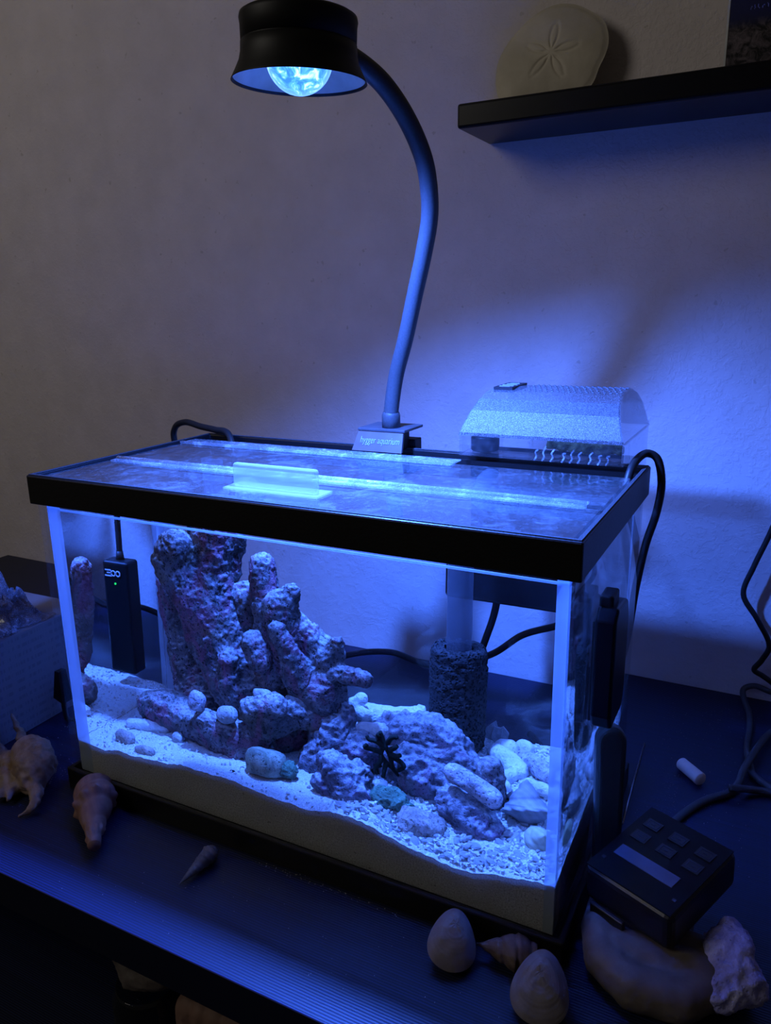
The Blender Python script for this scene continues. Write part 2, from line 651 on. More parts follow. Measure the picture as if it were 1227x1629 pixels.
# console table
tb = thing('console_table', (.2, .15, -.75), 'dark woodgrain console table that carries the fish tank', 'table')
MB().box((-.62, -.0975, -.031), (.95, .407, 0), bevel=.0012).build('tabletop', 'dark_woodgrain_laminate', tb)
MB().box((-.60, -.085, -.245), (.93, .40, -.225)).build('lower_shelf', 'dark_woodgrain_laminate', tb)
MB().box((-.60, .385, -.75), (.93, .40, -.031)).build('back_panel', 'satin_black', tb)
for x in (-.61, .92):
    MB().box((x, -.09, -.75), (x + .02, .40, -.031)).build('side_panel', 'satin_black', tb)

# wall shelf
sh = MB().box((.208, .326, .5405), (.98, WALL_Y, .5612), bevel=.0025).build('wall_shelf', 'gloss_black', None, (.6, .37, .5405))
tag(sh, 'black floating shelf mounted on the wall at upper right', 'shelf')

# ------------------------------------------------------------------ aquarium
tank = thing('glass_aquarium', (TL / 2, TW / 2, 0), 'rectangular glass fish tank with black plastic rim on the table', 'aquarium')
e = .004
def frame(z0, z1, o, i):
    """a rectangular ring: outer offset o beyond the glass, inner inset i"""
    mb = MB()
    A = [(-o, -o), (TL + o, -o), (TL + o, TW + o), (-o, TW + o)]
    B = [(i, i), (TL - i, i), (TL - i, TW - i), (i, TW - i)]
    vs = [(*p, z0) for p in A] + [(*p, z1) for p in A] + [(*p, z0) for p in B] + [(*p, z1) for p in B]
    fs = []
    for k in range(4):
        j = (k + 1) % 4
        fs += [(k, j, 4 + j, 4 + k), (8 + j, 8 + k, 12 + k, 12 + j), (4 + k, 4 + j, 12 + j, 12 + k), (j, k, 8 + k, 8 + j)]
    return mb.add(vs, fs)
def bev(o, w=.0012, seg=2):
    b = o.modifiers.new('b', 'BEVEL'); b.width = w; b.segments = seg; b.limit_method = 'ANGLE'
    return o
rim = bev(frame(.2464, TH, e, .0).build('top_rim', 'rim_black', tank))
frame(.2580, .2641, -.0005, .0058).build('rim_ledge', 'rim_black', rim)
frame(TH + .0001, TH + .0006, e - .0014, -.0002).build('rim_flange', 'dusty_black', rim)
bev(frame(.0, .0195, e, .0).build('bottom_rim', 'rim_black', tank))
MB().box((.004, .004, .010), (TL - .004, TW - .004, .014)).build('bottom_pane', 'pane_glass', tank)
MB().box((0, 0, .010), (TL, .004, .2612)).build('front_pane', 'pane_glass', tank)
MB().box((0, TW - .004, .010), (TL, TW, .2612)).build('back_pane', 'pane_glass', tank)
MB().box((0, .004, .010), (.004, TW - .004, .2612)).build('side_pane', 'pane_glass', tank)
MB().box((TL - .004, .004, .010), (TL, TW - .004, .2612)).build('side_pane', 'pane_glass', tank)
for sx in (0, 1):
    for sy in (0, 1):
        x = .0046 if sx == 0 else TL - .0046
        y = .0046 if sy == 0 else TW - .0046
        dx = 1 if sx == 0 else -1
        dy = 1 if sy == 0 else -1
        a = .0135 if sx == 0 else .0062
        prof = [(x, y), (x + dx * a, y), (x + dx * a * .5, y + dy * a * .28), (x + dx * a * .28, y + dy * a * .5), (x, y + dy * a)]
        n = len(prof)
        vs = [(*p, .016) for p in prof] + [(*p, .2455) for p in prof]
        fs = [tuple(range(n)), tuple(range(2 * n - 1, n - 1, -1))] + [(k, (k + 1) % n, n + (k + 1) % n, n + k) for k in range(n)]
        MB().add(vs, fs).build('bead_or_glint_strip', 'silicone', tank)

MB().box((.0052, .0047, .2410), (TL - .0052, .0062, .2424)).build('bead_or_glint_strip', 'silicone', tank)  # strip added along the front pane to imitate the bright water-line glint
MB().box((TL - .0062, .0062, .2410), (TL - .0047, TW - .0066, .2424)).build('bead_or_glint_strip', 'silicone', tank)  # same added glint strip, along the right pane
# water: the sides bend light, the top lets the lamp in
g = .0043
wm = MB().box((g, g, .0145), (TL - g, TW - g, .2485))
wo = wm.build('water', ['water_side', 'water_surface'], None, (TL / 2, TW / 2, .0145))
for p in wo.data.polygons:
    if p.normal.z > .9: p.material_index = 1
tag(wo, 'clear salt water filling the glass fish tank', 'water', kind='stuff')

# sand bed
FX = [0, .03, .072, .1175, .16, .2, .226, .2467, .2667, .2858, .309, .331, .353, .373, .393, .41]
FZ = [.0424, .0424, .0453, .0499, .0514, .0487, .0483, .0509, .0539, .049, .0439, .0408, .0421, .046, .0493, .0508]
BX = [0, .1, .22, .26, .33, .37, .41]
BZ = [.037, .042, .053, .060, .055, .060, .061]
def sand_h(x, y):
    t = min(max((y - .004) / .194, 0), 1)
    f = np.interp(x, FX, FZ); b = np.interp(x, BX, BZ)
    k = min(1, t * 3)
    f2 = f * (1 - k) + np.interp(x, [0, .1, .2, .3, .41], [.043, .048, .051, .050, .054]) * k
    return float(f2 * (1 - t) + b * t)
def sand_bed():
    nx, ny = 300, 150
    x0, x1, y0, y1 = .0047, TL - .0047, .0047, TW - .0047
    vs, fs = [], []
    for j in range(ny + 1):
        y = y0 + (y1 - y0) * j / ny
        for i in range(nx + 1):
            x = x0 + (x1 - x0) * i / nx
            z = sand_h(x, y)
            p = Vector((x, y, 0))
            z += .0016 * noise.noise(p * 45) + .0011 * noise.noise(p * 120) + .0008 * noise.noise(p * 320)
            vs.append((x, y, z))
    for j in range(ny):
        for i in range(nx):
            a = j * (nx + 1) + i
            fs.append((a, a + 1, a + nx + 2, a + nx + 1))
    k = len(vs)
    ring = [i for i in range(nx + 1)] + [j * (nx + 1) + nx for j in range(1, ny + 1)] + \
           [ny * (nx + 1) + i for i in range(nx - 1, -1, -1)] + [j * (nx + 1) for j in range(ny - 1, 0, -1)]
    low = []
    for r in ring:
        low.append(len(vs)); vs.append((vs[r][0], vs[r][1], .0155))
    n = len(ring)
    for q in range(n):
        fs.append((ring[q], low[q], low[(q + 1) % n], ring[(q + 1) % n]))
    fs.append(tuple(low[::-1]))
    mb = MB(); mb.add(vs, fs, False)
    o = mb.build('sand_bed', 'coral_sand', None, (TL / 2, TW / 2, .0155))
    return tag(o, 'deep bed of white coral sand across the tank bottom', 'sand', kind='stuff')
sand_bed()

# gravel: fine chips as one mass, the larger ones singly
def chip_mesh(seed, sub=1):
    rnd = random.Random(seed)
    bm = bmesh.new()
    bmesh.ops.create_icosphere(bm, subdivisions=sub, radius=1)
    for v in bm.verts:
        v.co *= .75 + .45 * rnd.random()
    me = bpy.data.meshes.new('chip'); bm.to_mesh(me); bm.free()
    return me
gr = MB()
_bm = bmesh.new(); bmesh.ops.create_icosphere(_bm, subdivisions=1, radius=1); _bm.verts.index_update()
ICO1 = ([v.co.copy() for v in _bm.verts], [[v.index for v in f.verts] for f in _bm.faces]); _bm.free()
_bm = bmesh.new(); bmesh.ops.create_cube(_bm, size=1.3); _bm.verts.index_update()
CUBE = ([v.co.copy() for v in _bm.verts], [[v.index for v in f.verts] for f in _bm.faces]); _bm.free()
rg = random.Random(3)
for k in range(9000):
    x = .006 + .398 * rg.random(); y = .006 + .19 * rg.random()
    wr = min(1, max(.16, (x - .22) / .07))          # coarse on the right, fine on the left
    if x < .1: wr = max(wr, .3)
    if y > .12 and x > .2: wr = max(wr, .5)
    if rg.random() > wr: continue
    s = (.0007 + .0016 * rg.random()) * (1 if x > .24 else .75)
    rot = Euler((rg.random() * 6, rg.random() * 6, rg.random() * 6)).to_matrix()
    sc = (1.3, .95, .55)
    jit = [.75 + .5 * rg.random() for _ in range(8)]
    c = Vector((x, y, sand_h(x, y) + s * .35))
    c.x = min(max(c.x, .0075), TL - .0075); c.y = min(max(c.y, .0075), TW - .0075)
    gr.add([c + rot @ Vector((v.x * sc[0], v.y * sc[1], v.z * sc[2])) * s * jit[i] for i, v in enumerate(CUBE[0])], CUBE[1], False)
gravel = gr.build('gravel', 'white_rubble', None, (TL / 2, TW / 2, .05))
tag(gravel, 'crushed white coral gravel strewn over the sand', 'gravel', kind='stuff')
chips = [chip_mesh(i) for i in range(6)]
for c in chips: c.materials.append(MATS['white_rubble'])
gl_ = world_loc(gravel)
for k in range(230):
    while True:
        x = .25 + .148 * rg.random(); y = .009 + .07 * rg.random()
        if rg.random() < (1.2 - y / .09) and rg.random() < min(1, (x - .22) / .06): break
    o = bpy.data.objects.new('gravel_chip', chips[k % 6])
    COL.objects.link(o)
    o.parent = gravel
    s = .0016 + .0016 * rg.random()
    o.scale = (s * 1.4, s, s * .6)
    o.rotation_euler = (rg.uniform(-.6, .6), rg.uniform(-.6, .6), rg.random() * 6)
    o.location = Vector((x, y, sand_h(x, y) + s * .45)) - gl_

# ------------------------------------------------------------------ live rock
fused('live_rock', [
    [(.1147, .105, .2400, .0178), (.1057, .105, .1907, .0190), (.1039, .100, .1598, .0225), (.1133, .100, .1182, .0270), (.1330, .100, .0920, .0290)],
    [(.0825, .085, .2050, .0165), (.0776, .085, .1961, .0150), (.0910, .090, .1655, .0165), (.1019, .100, .1326, .0215)],
    [(.1285, .116, .2160, .0070), (.1225, .118, .2000, .0080), (.1187, .118, .1850, .0090)],
    [(.0526, .118, .1638, .0112), (.0590, .118, .1257, .0140), (.0700, .115, .0834, .0175), (.0848, .110, .0587, .0220)],
    [(.1569, .100, .1972, .0105), (.1584, .100, .1732, .0122), (.1655, .100, .1435, .0150), (.1668, .100, .1070, .0200)],
    [(.1340, .112, .1690, .0115), (.1310, .122, .1398, .0180), (.1400, .116, .1100, .0200)],
    [(.1871, .090, .1848, .0070), (.1771, .090, .1709, .0115), (.1812, .095, .1388, .0150)],
    [(.1747, .100, .1579, .0120), (.1966, .100, .1475, .0135), (.2126, .100, .1372, .0135), (.2009, .100, .1087, .0220)],
    [(.2249, .090, .1482, .0088), (.2166, .090, .1353, .0115)],
    [(.1793, .075, .1561, .0055), (.1893, .078, .1386, .0075), (.1963, .088, .1124, .0140)],
    [(.2515, .080, .1305, .0066), (.2342, .085, .1278, .0082), (.2191, .090, .1262, .0105), (.2104, .092, .1035, .0200)],
    [(.1560, .078, .1390, .0095), (.1609, .076, .1289, .0085)],
    [(.1300, .078, .1200, .0120), (.1290, .080, .1050, .0130)],
    [(.1417, .105, .0720, .0290), (.1832, .105, .0800, .0250), (.1611, .095, .0560, .0185)],
], 'purple_live_rock', .0013, ((30, .005), (85, .0018), (190, .0016), (400, .0011)), 1,
    label='tall branching purple live rock rising to the water surface', cat='rock')

fused('base_rock', [
    [(.0444, .085, .0604, .0140), (.0650, .083, .0621, .0185), (.0965, .073, .0590, .0165), (.1243, .068, .0580, .0170), (.1500, .068, .0600, .0120)],
    [(.1588, .063, .0890, .0120), (.1800, .063, .0960, .0110), (.1674, .068, .0760, .0140)],
    [(.1176, .055, .0708, .0130), (.1400, .060, .0660, .0140)],
    [(.1921, .078, .0900, .0140), (.2066, .083, .0880, .0120)],
    [(.1674, .068, .0760, .0130), (.1921, .078, .0900, .0130)],
    [(.1500, .066, .0600, .0130), (.1674, .068, .0760, .0130)],
    [(.1450, .062, .0520, .0120), (.1650, .066, .0540, .0120)],
], 'purple_live_rock', .0013, ((30, .004), (85, .0016), (190, .0014), (400, .001)), 2,
    label='low knobbly rock ledge lying at the foot of the tall rock', cat='rock')

fused('pebble', [[(.1102, .0530, .0880, .0082), (.1112, .0530, .0905, .0078)]], 'speckled_rubble', .001, ((60, .0015), (180, .0007)), 3,
      label='small round dark-blotched stone wedged at the left foot of the tall rock', cat='stone')
fused('pebble', [[(.1385, .0520, .0845, .0078), (.1435, .0520, .0865, .0074)]], 'grey_pebble', .001, ((60, .0012), (180, .0005)), 4,
      label='smooth pale oval pebble on the rock ledge below the cave', cat='stone')
fused('pebble', [[(.1640, .0660, .1035, .0045), (.1720, .0660, .1040, .0045)]], 'grey_pebble', .0009, ((60, .001), (180, .0005)), 5,
      label='thin striped stone inside the mouth of the rock cave', cat='stone')

# drum-shaped stone with green flank
dm = MB()
Md = Matrix.Translation((.1800, .0400, .0595)) @ Euler((R(-14), R(4), R(20))).to_matrix().to_4x4()
dm.lathe([(0, -.011), (.011, -.011), (.0158, -.0085), (.0172, -.002), (.0170, .003), (.0150, .0070), (.0120, .0085), (0, .009)], Md, 56)
_me = dm.mesh('drum_stone')
for v in _me.vertices:
    v.co += v.normal * (.0012 * noise.noise(v.co * 90) + .0005 * noise.noise(v.co * 260))
o = put('drum_stone', _me, 'olive_stone', None, (.18, .04, .05))
tag(o, 'round flat-topped stone with green algae flank on the open sand', 'stone')
fused('algae_tuft', [[(.1995, .0400, .0560, .0062), (.2020, .0420, .0590, .0050)]], 'green_algae', .0009, ((120, .003), (300, .0015)), 6,
      label='green algae tuft growing behind the drum-shaped stone', cat='algae')

fused('rock', [
    [(.2307, .090, .0960, .0085), (.2255, .087, .0850, .0140), (.2225, .085, .0720, .0185), (.2123, .075, .0544, .0150)],
    [(.2464, .085, .0700, .0160), (.2300, .085, .0600, .0180)],
    [(.2100, .082, .0700, .0110), (.2080, .078, .0560, .0120)],
], 'mauve_live_rock', .0015, ((30, .004), (85, .004), (180, .0024), (380, .001)), 7,
    label='peaked mauve rock beside the black branching coral', cat='rock')
fused('rock', [
    [(.2300, .047, .0700, .0075), (.2390, .045, .0640, .0140), (.2470, .043, .0560, .0170), (.2547, .053, .0640, .0120)],
    [(.2330, .040, .0540, .0120), (.2560, .043, .0520, .0130)],
], 'mauve_live_rock', .0014, ((40, .004), (90, .0035), (180, .002), (380, .001)), 8,
    label='angular pinkish rock in front of the peaked mauve rock', cat='rock')
fused('rock', [
    [(.2680, .100, .0860, .0140), (.2790, .100, .0860, .0170), (.2950, .102, .0820, .0200), (.3140, .095, .0790, .0180), (.3260, .088, .0720, .0130)],
    [(.2750, .090, .0620, .0180), (.2920, .085, .0660, .0205), (.3120, .082, .0620, .0180)],
    [(.2850, .110, .0560, .0200), (.3100, .100, .0560, .0180)],
], 'mauve_live_rock', .0016, ((28, .0045), (80, .004), (180, .0026), (380, .001)), 9,
    label='largest rounded mauve rock in front of the black sponge', cat='rock')
fused('rock', [
    [(.3280, .058, .0600, .0140), (.3350, .055, .0580, .0150), (.3500, .050, .0530, .0120)],
    [(.3400, .050, .0480, .0120)],
], 'mauve_live_rock', .0014, ((35, .003), (90, .003), (180, .002), (380, .001)), 10,
    label='lumpy two-knobbed rock under the speckled coral stick', cat='rock')
fused('rock', [[(.3458, .083, .0790, .0105), (.3440, .083, .0650, .0135), (.3420, .083, .0540, .0130)]], 'purple_live_rock', .0013,
      ((40, .003), (90, .002), (220, .001)), 11, label='dark violet rock behind the speckled coral stick', cat='rock')
fused('coral_stick', [[(.3265, .053, .0860, .0070), (.3420, .051, .0815, .0076), (.3560, .049, .0770, .0068)]], 'speckled_rubble', .001,
      ((60, .0012), (220, .0006)), 12, label='speckled cylindrical coral stick lying across the two-knobbed rock', cat='coral rubble')
fused('algae_mat', [[(.2760, .046, .0530, .0095), (.2860, .044, .0540, .0105), (.2930, .043, .0510, .0080)]], 'green_algae', .001,
      ((90, .004), (250, .002)), 13, label='dark green algae clump below the black branching coral', cat='algae')
fused('tan_encrusting_sponge', [[(.2980, .034, .0500, .0085), (.3080, .030, .0505, .0110), (.3190, .036, .0485, .0085)], [(.3030, .026, .0480, .0090)]], 'tan_sponge', .001,
      ((60, .003), (160, .0015)), 14, label='tan pinkish sponge mound on the sand left of the two-knobbed rock', cat='sponge')

# pieces of rubble and stones on the sand
WRUB = 'coral rubble on the sand'
def rub(label, chain, mat='white_rubble', seed=0, name='coral_rubble', cat='coral rubble', rough=((50, .0012), (160, .0008), (330, .0004)), vox=.0009):
    return fused(name, [chain] if isinstance(chain[0], tuple) else chain, mat, vox, rough, seed, label=label, cat=cat, group=WRUB)
rub('white rubble stick lying along the left pane', [(.0296, .0650, .0465, .0055), (.0450, .0700, .0475, .0060), (.0618, .0760, .0475, .0062)], seed=20)
rub('pinkish rubble lump in front of the white stick at the left pane', [(.0380, .0330, .0470, .0062), (.0470, .0310, .0470, .0066)], 'tan_sponge', 21)
rub('flat reddish shell chip near the front glass at left', [(.0650, .0165, .0470, .0042), (.0713, .0160, .0475, .0050), (.0780, .0170, .0475, .0040)], 'tan_sponge', 22)
rub('small grey rubble nub against the rock ledge at left', [(.0850, .0600, .0480, .0058)], 'grey_pebble', 23)
rub('tiny dark curled bit on the bare front sand', [(.1555, .0230, .0505, .0022), (.1580, .0235, .0510, .0018)], 'gorgonian_black', 24, name='debris_bit', cat='debris')
rub('white forked rubble on top of the peaked mauve rock', [[(.2270, .1080, .0930, .0058), (.2370, .1100, .1010, .0050)], [(.2270, .1080, .0930, .0058), (.2420, .1040, .0910, .0055)]], seed=25)
rub('white rubble slab between peaked rock and largest rock', [(.2380, .1200, .0840, .0100), (.2550, .1220, .0850, .0105)], seed=26)
rub('white cylindrical rubble lying above the black branching coral', [(.2440, .0900, .0860, .0050), (.2620, .0880, .0890, .0052)], seed=27)
rub('broad white rubble piece leaning on the largest rock', [(.2600, .1240, .0840, .0110), (.2760, .1260, .0880, .0100)], seed=28)
rub('white finger of coral pointing up left of the sponge', [(.2620, .1700, .0620, .0065), (.2660, .1720, .0760, .0052)], seed=29)
rub('white rubble nub touching the left side of the sponge', [(.2730, .1640, .0600, .0070), (.2745, .1640, .0720, .0058)], seed=30)
rub('round pale stone nearest the sponge on its right', [(.3340, .1740, .0590, .0080), (.3390, .1740, .0600, .0080)], seed=31, name='stone', cat='stone', rough=((60, .0008),))
rub('smaller round pale stone right of the one by the sponge', [(.3476, .1830, .0600, .0066), (.3500, .1830, .0600, .0062)], seed=32, name='stone', cat='stone', rough=((60, .0008),))
rub('thick white rubble piece in front of the two round stones', [(.3310, .1660, .0590, .0070), (.3430, .1520, .0610, .0080), (.3538, .1400, .0600, .0078)], seed=33)
rub('grey speckled rubble stick right of the thick white piece', [(.3517, .1560, .0640, .0066), (.3640, .1460, .0650, .0070), (.3744, .1360, .0650, .0066)], 'speckled_rubble', 34)
rub('large round pale stone in the back right corner', [(.3800, .1640, .0640, .0090), (.3830, .1640, .0660, .0080)], seed=35, name='stone', cat='stone', rough=((60, .001),))
rub('white knuckle of rubble left of the speckled stick', [(.3462, .1230, .0587, .0062), (.3564, .1350, .0600, .0052)], seed=36)
rub('white rubble bar behind the knobbly shell', [(.3672, .1160, .0620, .0058), (.3790, .1130, .0620, .0060), (.3870, .1110, .0610, .0052)], seed=37)
rub('small pale stone behind the limpet shell', [(.3502, .1100, .0580, .0055)], seed=38, name='stone', cat='stone')

def lump_shell(name, mat, c, r, h, axis, label, cat, whorls=3.5, ribs=0, knob=0, group=None, n=40, m=70, prof=None, seed=0):
    """closed spiral-shell form: apex at +axis, rounded base, whorls cut as a spiral groove"""
    c = Vector(c); z = Vector(axis).normalized()
    x = z.orthogonal().normalized(); y = z.cross(x)
    vs, fs = [], []
    for i in range(m + 1):
        t = i / m                                   # 0 = canal end, 1 = apex
        R0 = prof(t) if prof else math.sin(math.pi * min(1, t * 1.25) ** .8) if t < .4 else (1 - (t - .4) / .6) ** .85
        for k in range(n):
            q = 2 * math.pi * k / n
            ph = (t * whorls * 2 * math.pi - q)
            s = 1 - .10 * (abs(math.cos(ph / 2)) ** 8) + .02 * math.sin(ribs * q if ribs else 0)
            if knob:
                s += knob * max(0, math.sin(ph / 2 + .6)) ** 6 * (.5 + .5 * math.sin(9 * q + t * 20))
            s += .03 * noise.noise(Vector((q * 1.3, t * 9, seed)))
            p = c + z * ((t - .42) * h) + (x * math.cos(q) + y * math.sin(q)) * (R0 * r * s)
            vs.append(p)
    for i in range(m):
        for k in range(n):
            k2 = (k + 1) % n
            fs.append((i * n + k, i * n + k2, (i + 1) * n + k2, (i + 1) * n + k))
    fs.append(tuple(range(n - 1, -1, -1))); fs.append(tuple(m * n + k for k in range(n)))
    o = MB().add(vs, fs, True).build(name, mat, None, c)
    return tag(o, label, cat, group)
lump_shell('turban_shell', 'turban_shell', (.3735, .0740, .0660), .0150, .031, (-.1, .35, .75),
           'large knobbly grey turban shell by the right pane', 'seashell', 3, 0, .32, seed=2)
lump_shell('snail_shell', 'yellow_snail', (.3879, .0450, .0585), .0095, .019, (.3, -.5, .55),
           'yellowish snail shell in the front right corner of the tank', 'seashell', 2.5, 0, .05, seed=5)
lm_ = MB().lathe([(.0001, .0052), (.0022, .0046), (.0050, .0022), (.0068, 0), (.0060, -.0006), (0.0001, .0008)],
                 Matrix.Translation((.3600, .0930, .0590)) @ Euler((R(-30), R(-10), 0)).to_matrix().to_4x4(), 32)
tag(lm_.build('limpet_shell', 'cream_shell', None, (.36, .093, .058)), 'white limpet shell behind the knobbly turban shell', 'seashell')
# broken bivalve standing by the sponge
for (c, a, hh, lab) in (((.3200, .1860, .0600), 18, .018, 'jagged shell shard standing against the sponge'),
                        ((.3290, .1880, .0600), -22, .015, 'tilted shell shard right of the sponge foot')):
    M = Matrix.Translation(c) @ Euler((R(12), R(a), R(15))).to_matrix().to_4x4()
    out = [(-.006, 0), (-.007, .006), (-.004, hh * .7), (-.001, hh), (.002, hh * .72), (.006, hh * .8), (.008, .005), (.005, 0)]
    vs = [M @ Vector((px, .0009 - (px * 18) ** 2 * .06, pz)) for px, pz in out] + [M @ Vector((px, -.0009 - (px * 18) ** 2 * .06, pz)) for px, pz in out]
    n = len(out)
    mb = MB().add(vs, [tuple(range(n)), tuple(range(2 * n - 1, n - 1, -1))] + [(k, n + k, n + (k + 1) % n, (k + 1) % n) for k in range(n)])
    tag(bev(mb.build('shell_shard', 'turban_shell', None, c), .0004), lab, 'seashell', 'shell shards by the sponge')

# black branching coral: tips traced in the frond plane, curling a little in depth
def gorgonian():
    root = Vector((.2780, .0640, .0700))
    cy, cz = Vector((.2745, .0600, .0850)), None
    k = .00057
    def P(u, v, d=0):   # frond plane faces the front of the tank
        return Vector((.2741 + (u - 612) * k, .0600 + d, .0840 - (v - 1200) * k * .92 + (u - 612) * k * .10))
    br = [
        [(618, 1222, .004), (618, 1205, .001), (613, 1192, 0), (608, 1178, 0), (606, 1168, -.002)],
        [(613, 1192, 0), (600, 1183, -.002), (591, 1181, -.003), (588, 1176, -.003)],
        [(615, 1184, 0), (622, 1174, -.002), (630, 1172, -.002)],
        [(618, 1194, 0), (626, 1188, -.003), (630, 1184, -.003)],
        [(608, 1200, 0), (595, 1196, -.002), (585, 1194, -.003), (588, 1189, -.003)],
        [(618, 1200, 0), (628, 1200, -.002), (634, 1197, -.003)],
        [(620, 1205, .001), (632, 1208, -.001), (638, 1214, -.002), (630, 1222, -.001)],
        [(606, 1203, 0), (606, 1212, -.002), (600, 1222, -.003), (602, 1231, -.003)],
        [(612, 1215, .001), (611, 1226, -.002), (610, 1235, -.003)],
        [(606, 1218, 0), (598, 1221, -.003)],
        [(618, 1222, .004), (612, 1215, .001), (606, 1203, 0), (610, 1190, 0)],
        [(606, 1176, -.001), (601, 1172, -.002)],
        [(618, 1222, .004), (624, 1232, .006), (626, 1240, .010)],
    ]
    mb = MB()
    for b in br:
        pts = spline([P(*q) for q in b], 5)
        n = len(pts)
        mb.tube(pts, [.0021 - .0006 * i / n for i in range(n)], 8)
    o = mb.build('branching_coral', 'gorgonian_black', None, (.278, .064, .062))
    tag(o, 'small black branching coral between the mauve rocks', 'coral')
gorgonian()

# ------------------------------------------------------------------ heater behind the tall rock
ht = thing('aquarium_heater', (.045, .182, .054), 'black flat aquarium heater with green light reflected in left glass', 'heater')
MB().box((.030, .166, .0535), (.060, .188, .1640), bevel=.003).build('body', 'satin_black', ht)
MB().tube([(.045, .178, .163), (.045, .178, .172)], [.0045, .0035], 14).build('cord_collar', 'rubber_black', ht)
lo_ = MB()
for (x, z, w) in ((.0535, .1545, .006), (.0520, .1520, .005), (.0535, .1490, .007)):
    lo_.box((x - w / 2 - .001, .1655, z), (x + w / 2, .1661, z + .0012))
for x in (.0470, .0415):
    lo_.lathe([(.0018, -.0003), (.0031, -.0003), (.0031, .0003), (.0018, .0003)],
              basis((x, .1658, .1522), (1, 0, 0), (0, 0, 1), (0, -1, 0)), 20, True)
lo_.build('logo', 'white_print', ht)
MB().ico((.0455, .1658, .1425), .0011, 2).build('indicator_light', 'green_led', ht)
cord('power_cord', [(.045, .178, .168), (.045, .180, .215), (.043, .184, .252), (.030, .194, .2720), (.008, .202, .2735),
                    (-.016, .209, .2745), (-.042, .216, .2765), (-.062, .222, .2680), (-.066, .226, .2450), (-.055, .235, .16), (-.03, .25, .06), (.02, .28, .006), (.08, .32, .004)],
     .0032, 'rubber_black', '', parent=ht)

# ------------------------------------------------------------------ hang-on filter
fl = thing('hang_on_filter', (.33, .25, .155), 'hang-on-back power filter with speckled silver cover over clear plastic box', 'filter')
x0, x1 = .2690, .3975
# cover: arched hood extruded along x
prof = [(.185, .2865), (.185, .2890), (.1885, .2960), (.1960, .3055), (.2080, .3135), (.2220, .3185), (.2440, .3205), (.2650, .3195), (.2800, .3150), (.2910, .3060), (.2935, .2865)]
def extrude_x(prof, xa, xb, inset=0, top_shrink=0):
    zc = min(p[1] for p in prof); zt = max(p[1] for p in prof)
    def pt(x, p, s):
        k = (p[1] - zc) / (zt - zc)
        return (x + s * top_shrink * k, p[0], p[1])
    n = len(prof)
    vs = [pt(xa, p, 1) for p in prof] + [pt(xb, p, -1) for p in prof]
    fs = [tuple(range(n - 1, -1, -1)), tuple(range(n, 2 * n))] + [(k, k + 1, n + k + 1, n + k) for k in range(n - 1)]   # open underneath
    return MB().add(vs, fs)
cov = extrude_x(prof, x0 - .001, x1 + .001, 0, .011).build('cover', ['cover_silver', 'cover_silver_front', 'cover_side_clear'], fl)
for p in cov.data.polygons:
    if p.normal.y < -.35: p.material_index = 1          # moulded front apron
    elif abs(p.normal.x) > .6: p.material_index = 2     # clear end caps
bev(cov, .0022, 3)
# embossed bumps on the hood, rows and columns
db = MB()
for i in range(17):
    for j in range(7):
        x = .309 + i * .0046; y = .2260 + j * .0066
        db.ico((x + (j % 2) * .0023, y, np.interp(y, [p[0] for p in prof[1:-1]], [p[1] for p in prof[1:-1]]) + .0001), .0015, 1, (1, 1, .6))
db.build('grip_texture', 'cover_silver', cov)
lb = MB()
lb.box((.2830, .2260, .3170), (.2990, .2660, .3212))
lb.build('label_plate', 'dark_plastic', cov)
lt = MB()
for i, w in enumerate((.009, .012, .010, .013, .009, .011, .008)):
    lt.box((.2910 - w / 2, .230 + i * .0046, .3211), (.2910 + w / 2, .2316 + i * .0046, .32155))
lt.build('label_lettering', 'soft_print', cov)
# clear body: thin shell
bd = MB()
bd.box((x0, .1860, .2702), (x1, .1876, .2865))             # spout front, hung over the rim
bd.box((x0, .1876, .2702), (x1, .2085, .2716))
bd.box((x0, .2085, .1900), (x1, .2103, .2716))
bd.box((x0, .2900, .1600), (x1, .2918, .2865))
for xa in (x0, x1 - .0018):
    bd.box((xa, .1876, .2716), (xa + .0018, .2085, .2865))
    bd.box((xa, .2103, .1900), (xa + .0018, .2900, .2865))
bd.build('clear_box', 'filter_plastic', fl)
MB().box((x0 + .001, .2115, .1600), (x1 - .02, .2890, .1900), bevel=.004).build('motor_housing', 'dark_plastic', fl)
MB().box((.312, .2120, .190), (.370, .2700, .2060)).build('lower_chamber', 'dark_plastic', fl)
MB().box((.3260, .1885, .2718), (.3278, .2895, .2850)).build('divider', 'filter_plastic', fl)
fused('filter_cartridge', [[(.339, .2100, .2800, .0050), (.352, .2110, .2810, .0052), (.366, .2100, .2795, .0050), (.388, .2110, .2800, .0050)]], 'filter_floss', .0012,
      ((90, .004), (250, .0015)), 40, parent=fl)
MB().box((.2655, .2440, .192), (.3955, .2465, .2680)).build('inner_wall', 'dark_plastic', fl)
MB().box((.330, .2115, .208), (.394, .2320, .2600)).build('water_chamber', 'filter_plastic', fl)
MB().tube(spline([(.2985, .1650, .100), (.2985, .1650, .19), (.2985, .1650, .240), (.2985, .168, .2475), (.2975, .176, .2510), (.2960, .1870, .2515)], 8), .0098, 20).build('intake_tube', 'tube_plastic', fl)
MB().lathe([(.0001, .215), (.0098, .215), (.0098, .2600), (.0001, .2600)], Matrix.Translation((.2845, .2240, 0)), 28).build('inner_tube', 'tube_plastic', fl)
MB().lathe([(0, .2845), (.0105, .2845), (.0115, .2830), (.0115, .2735), (.0105, .2722), (0.0001, .2722)], Matrix.Translation((.2845, .2040, 0)), 28).build('intake_cap', 'dark_plastic', fl)
sl = MB()
rs = random.Random(9)
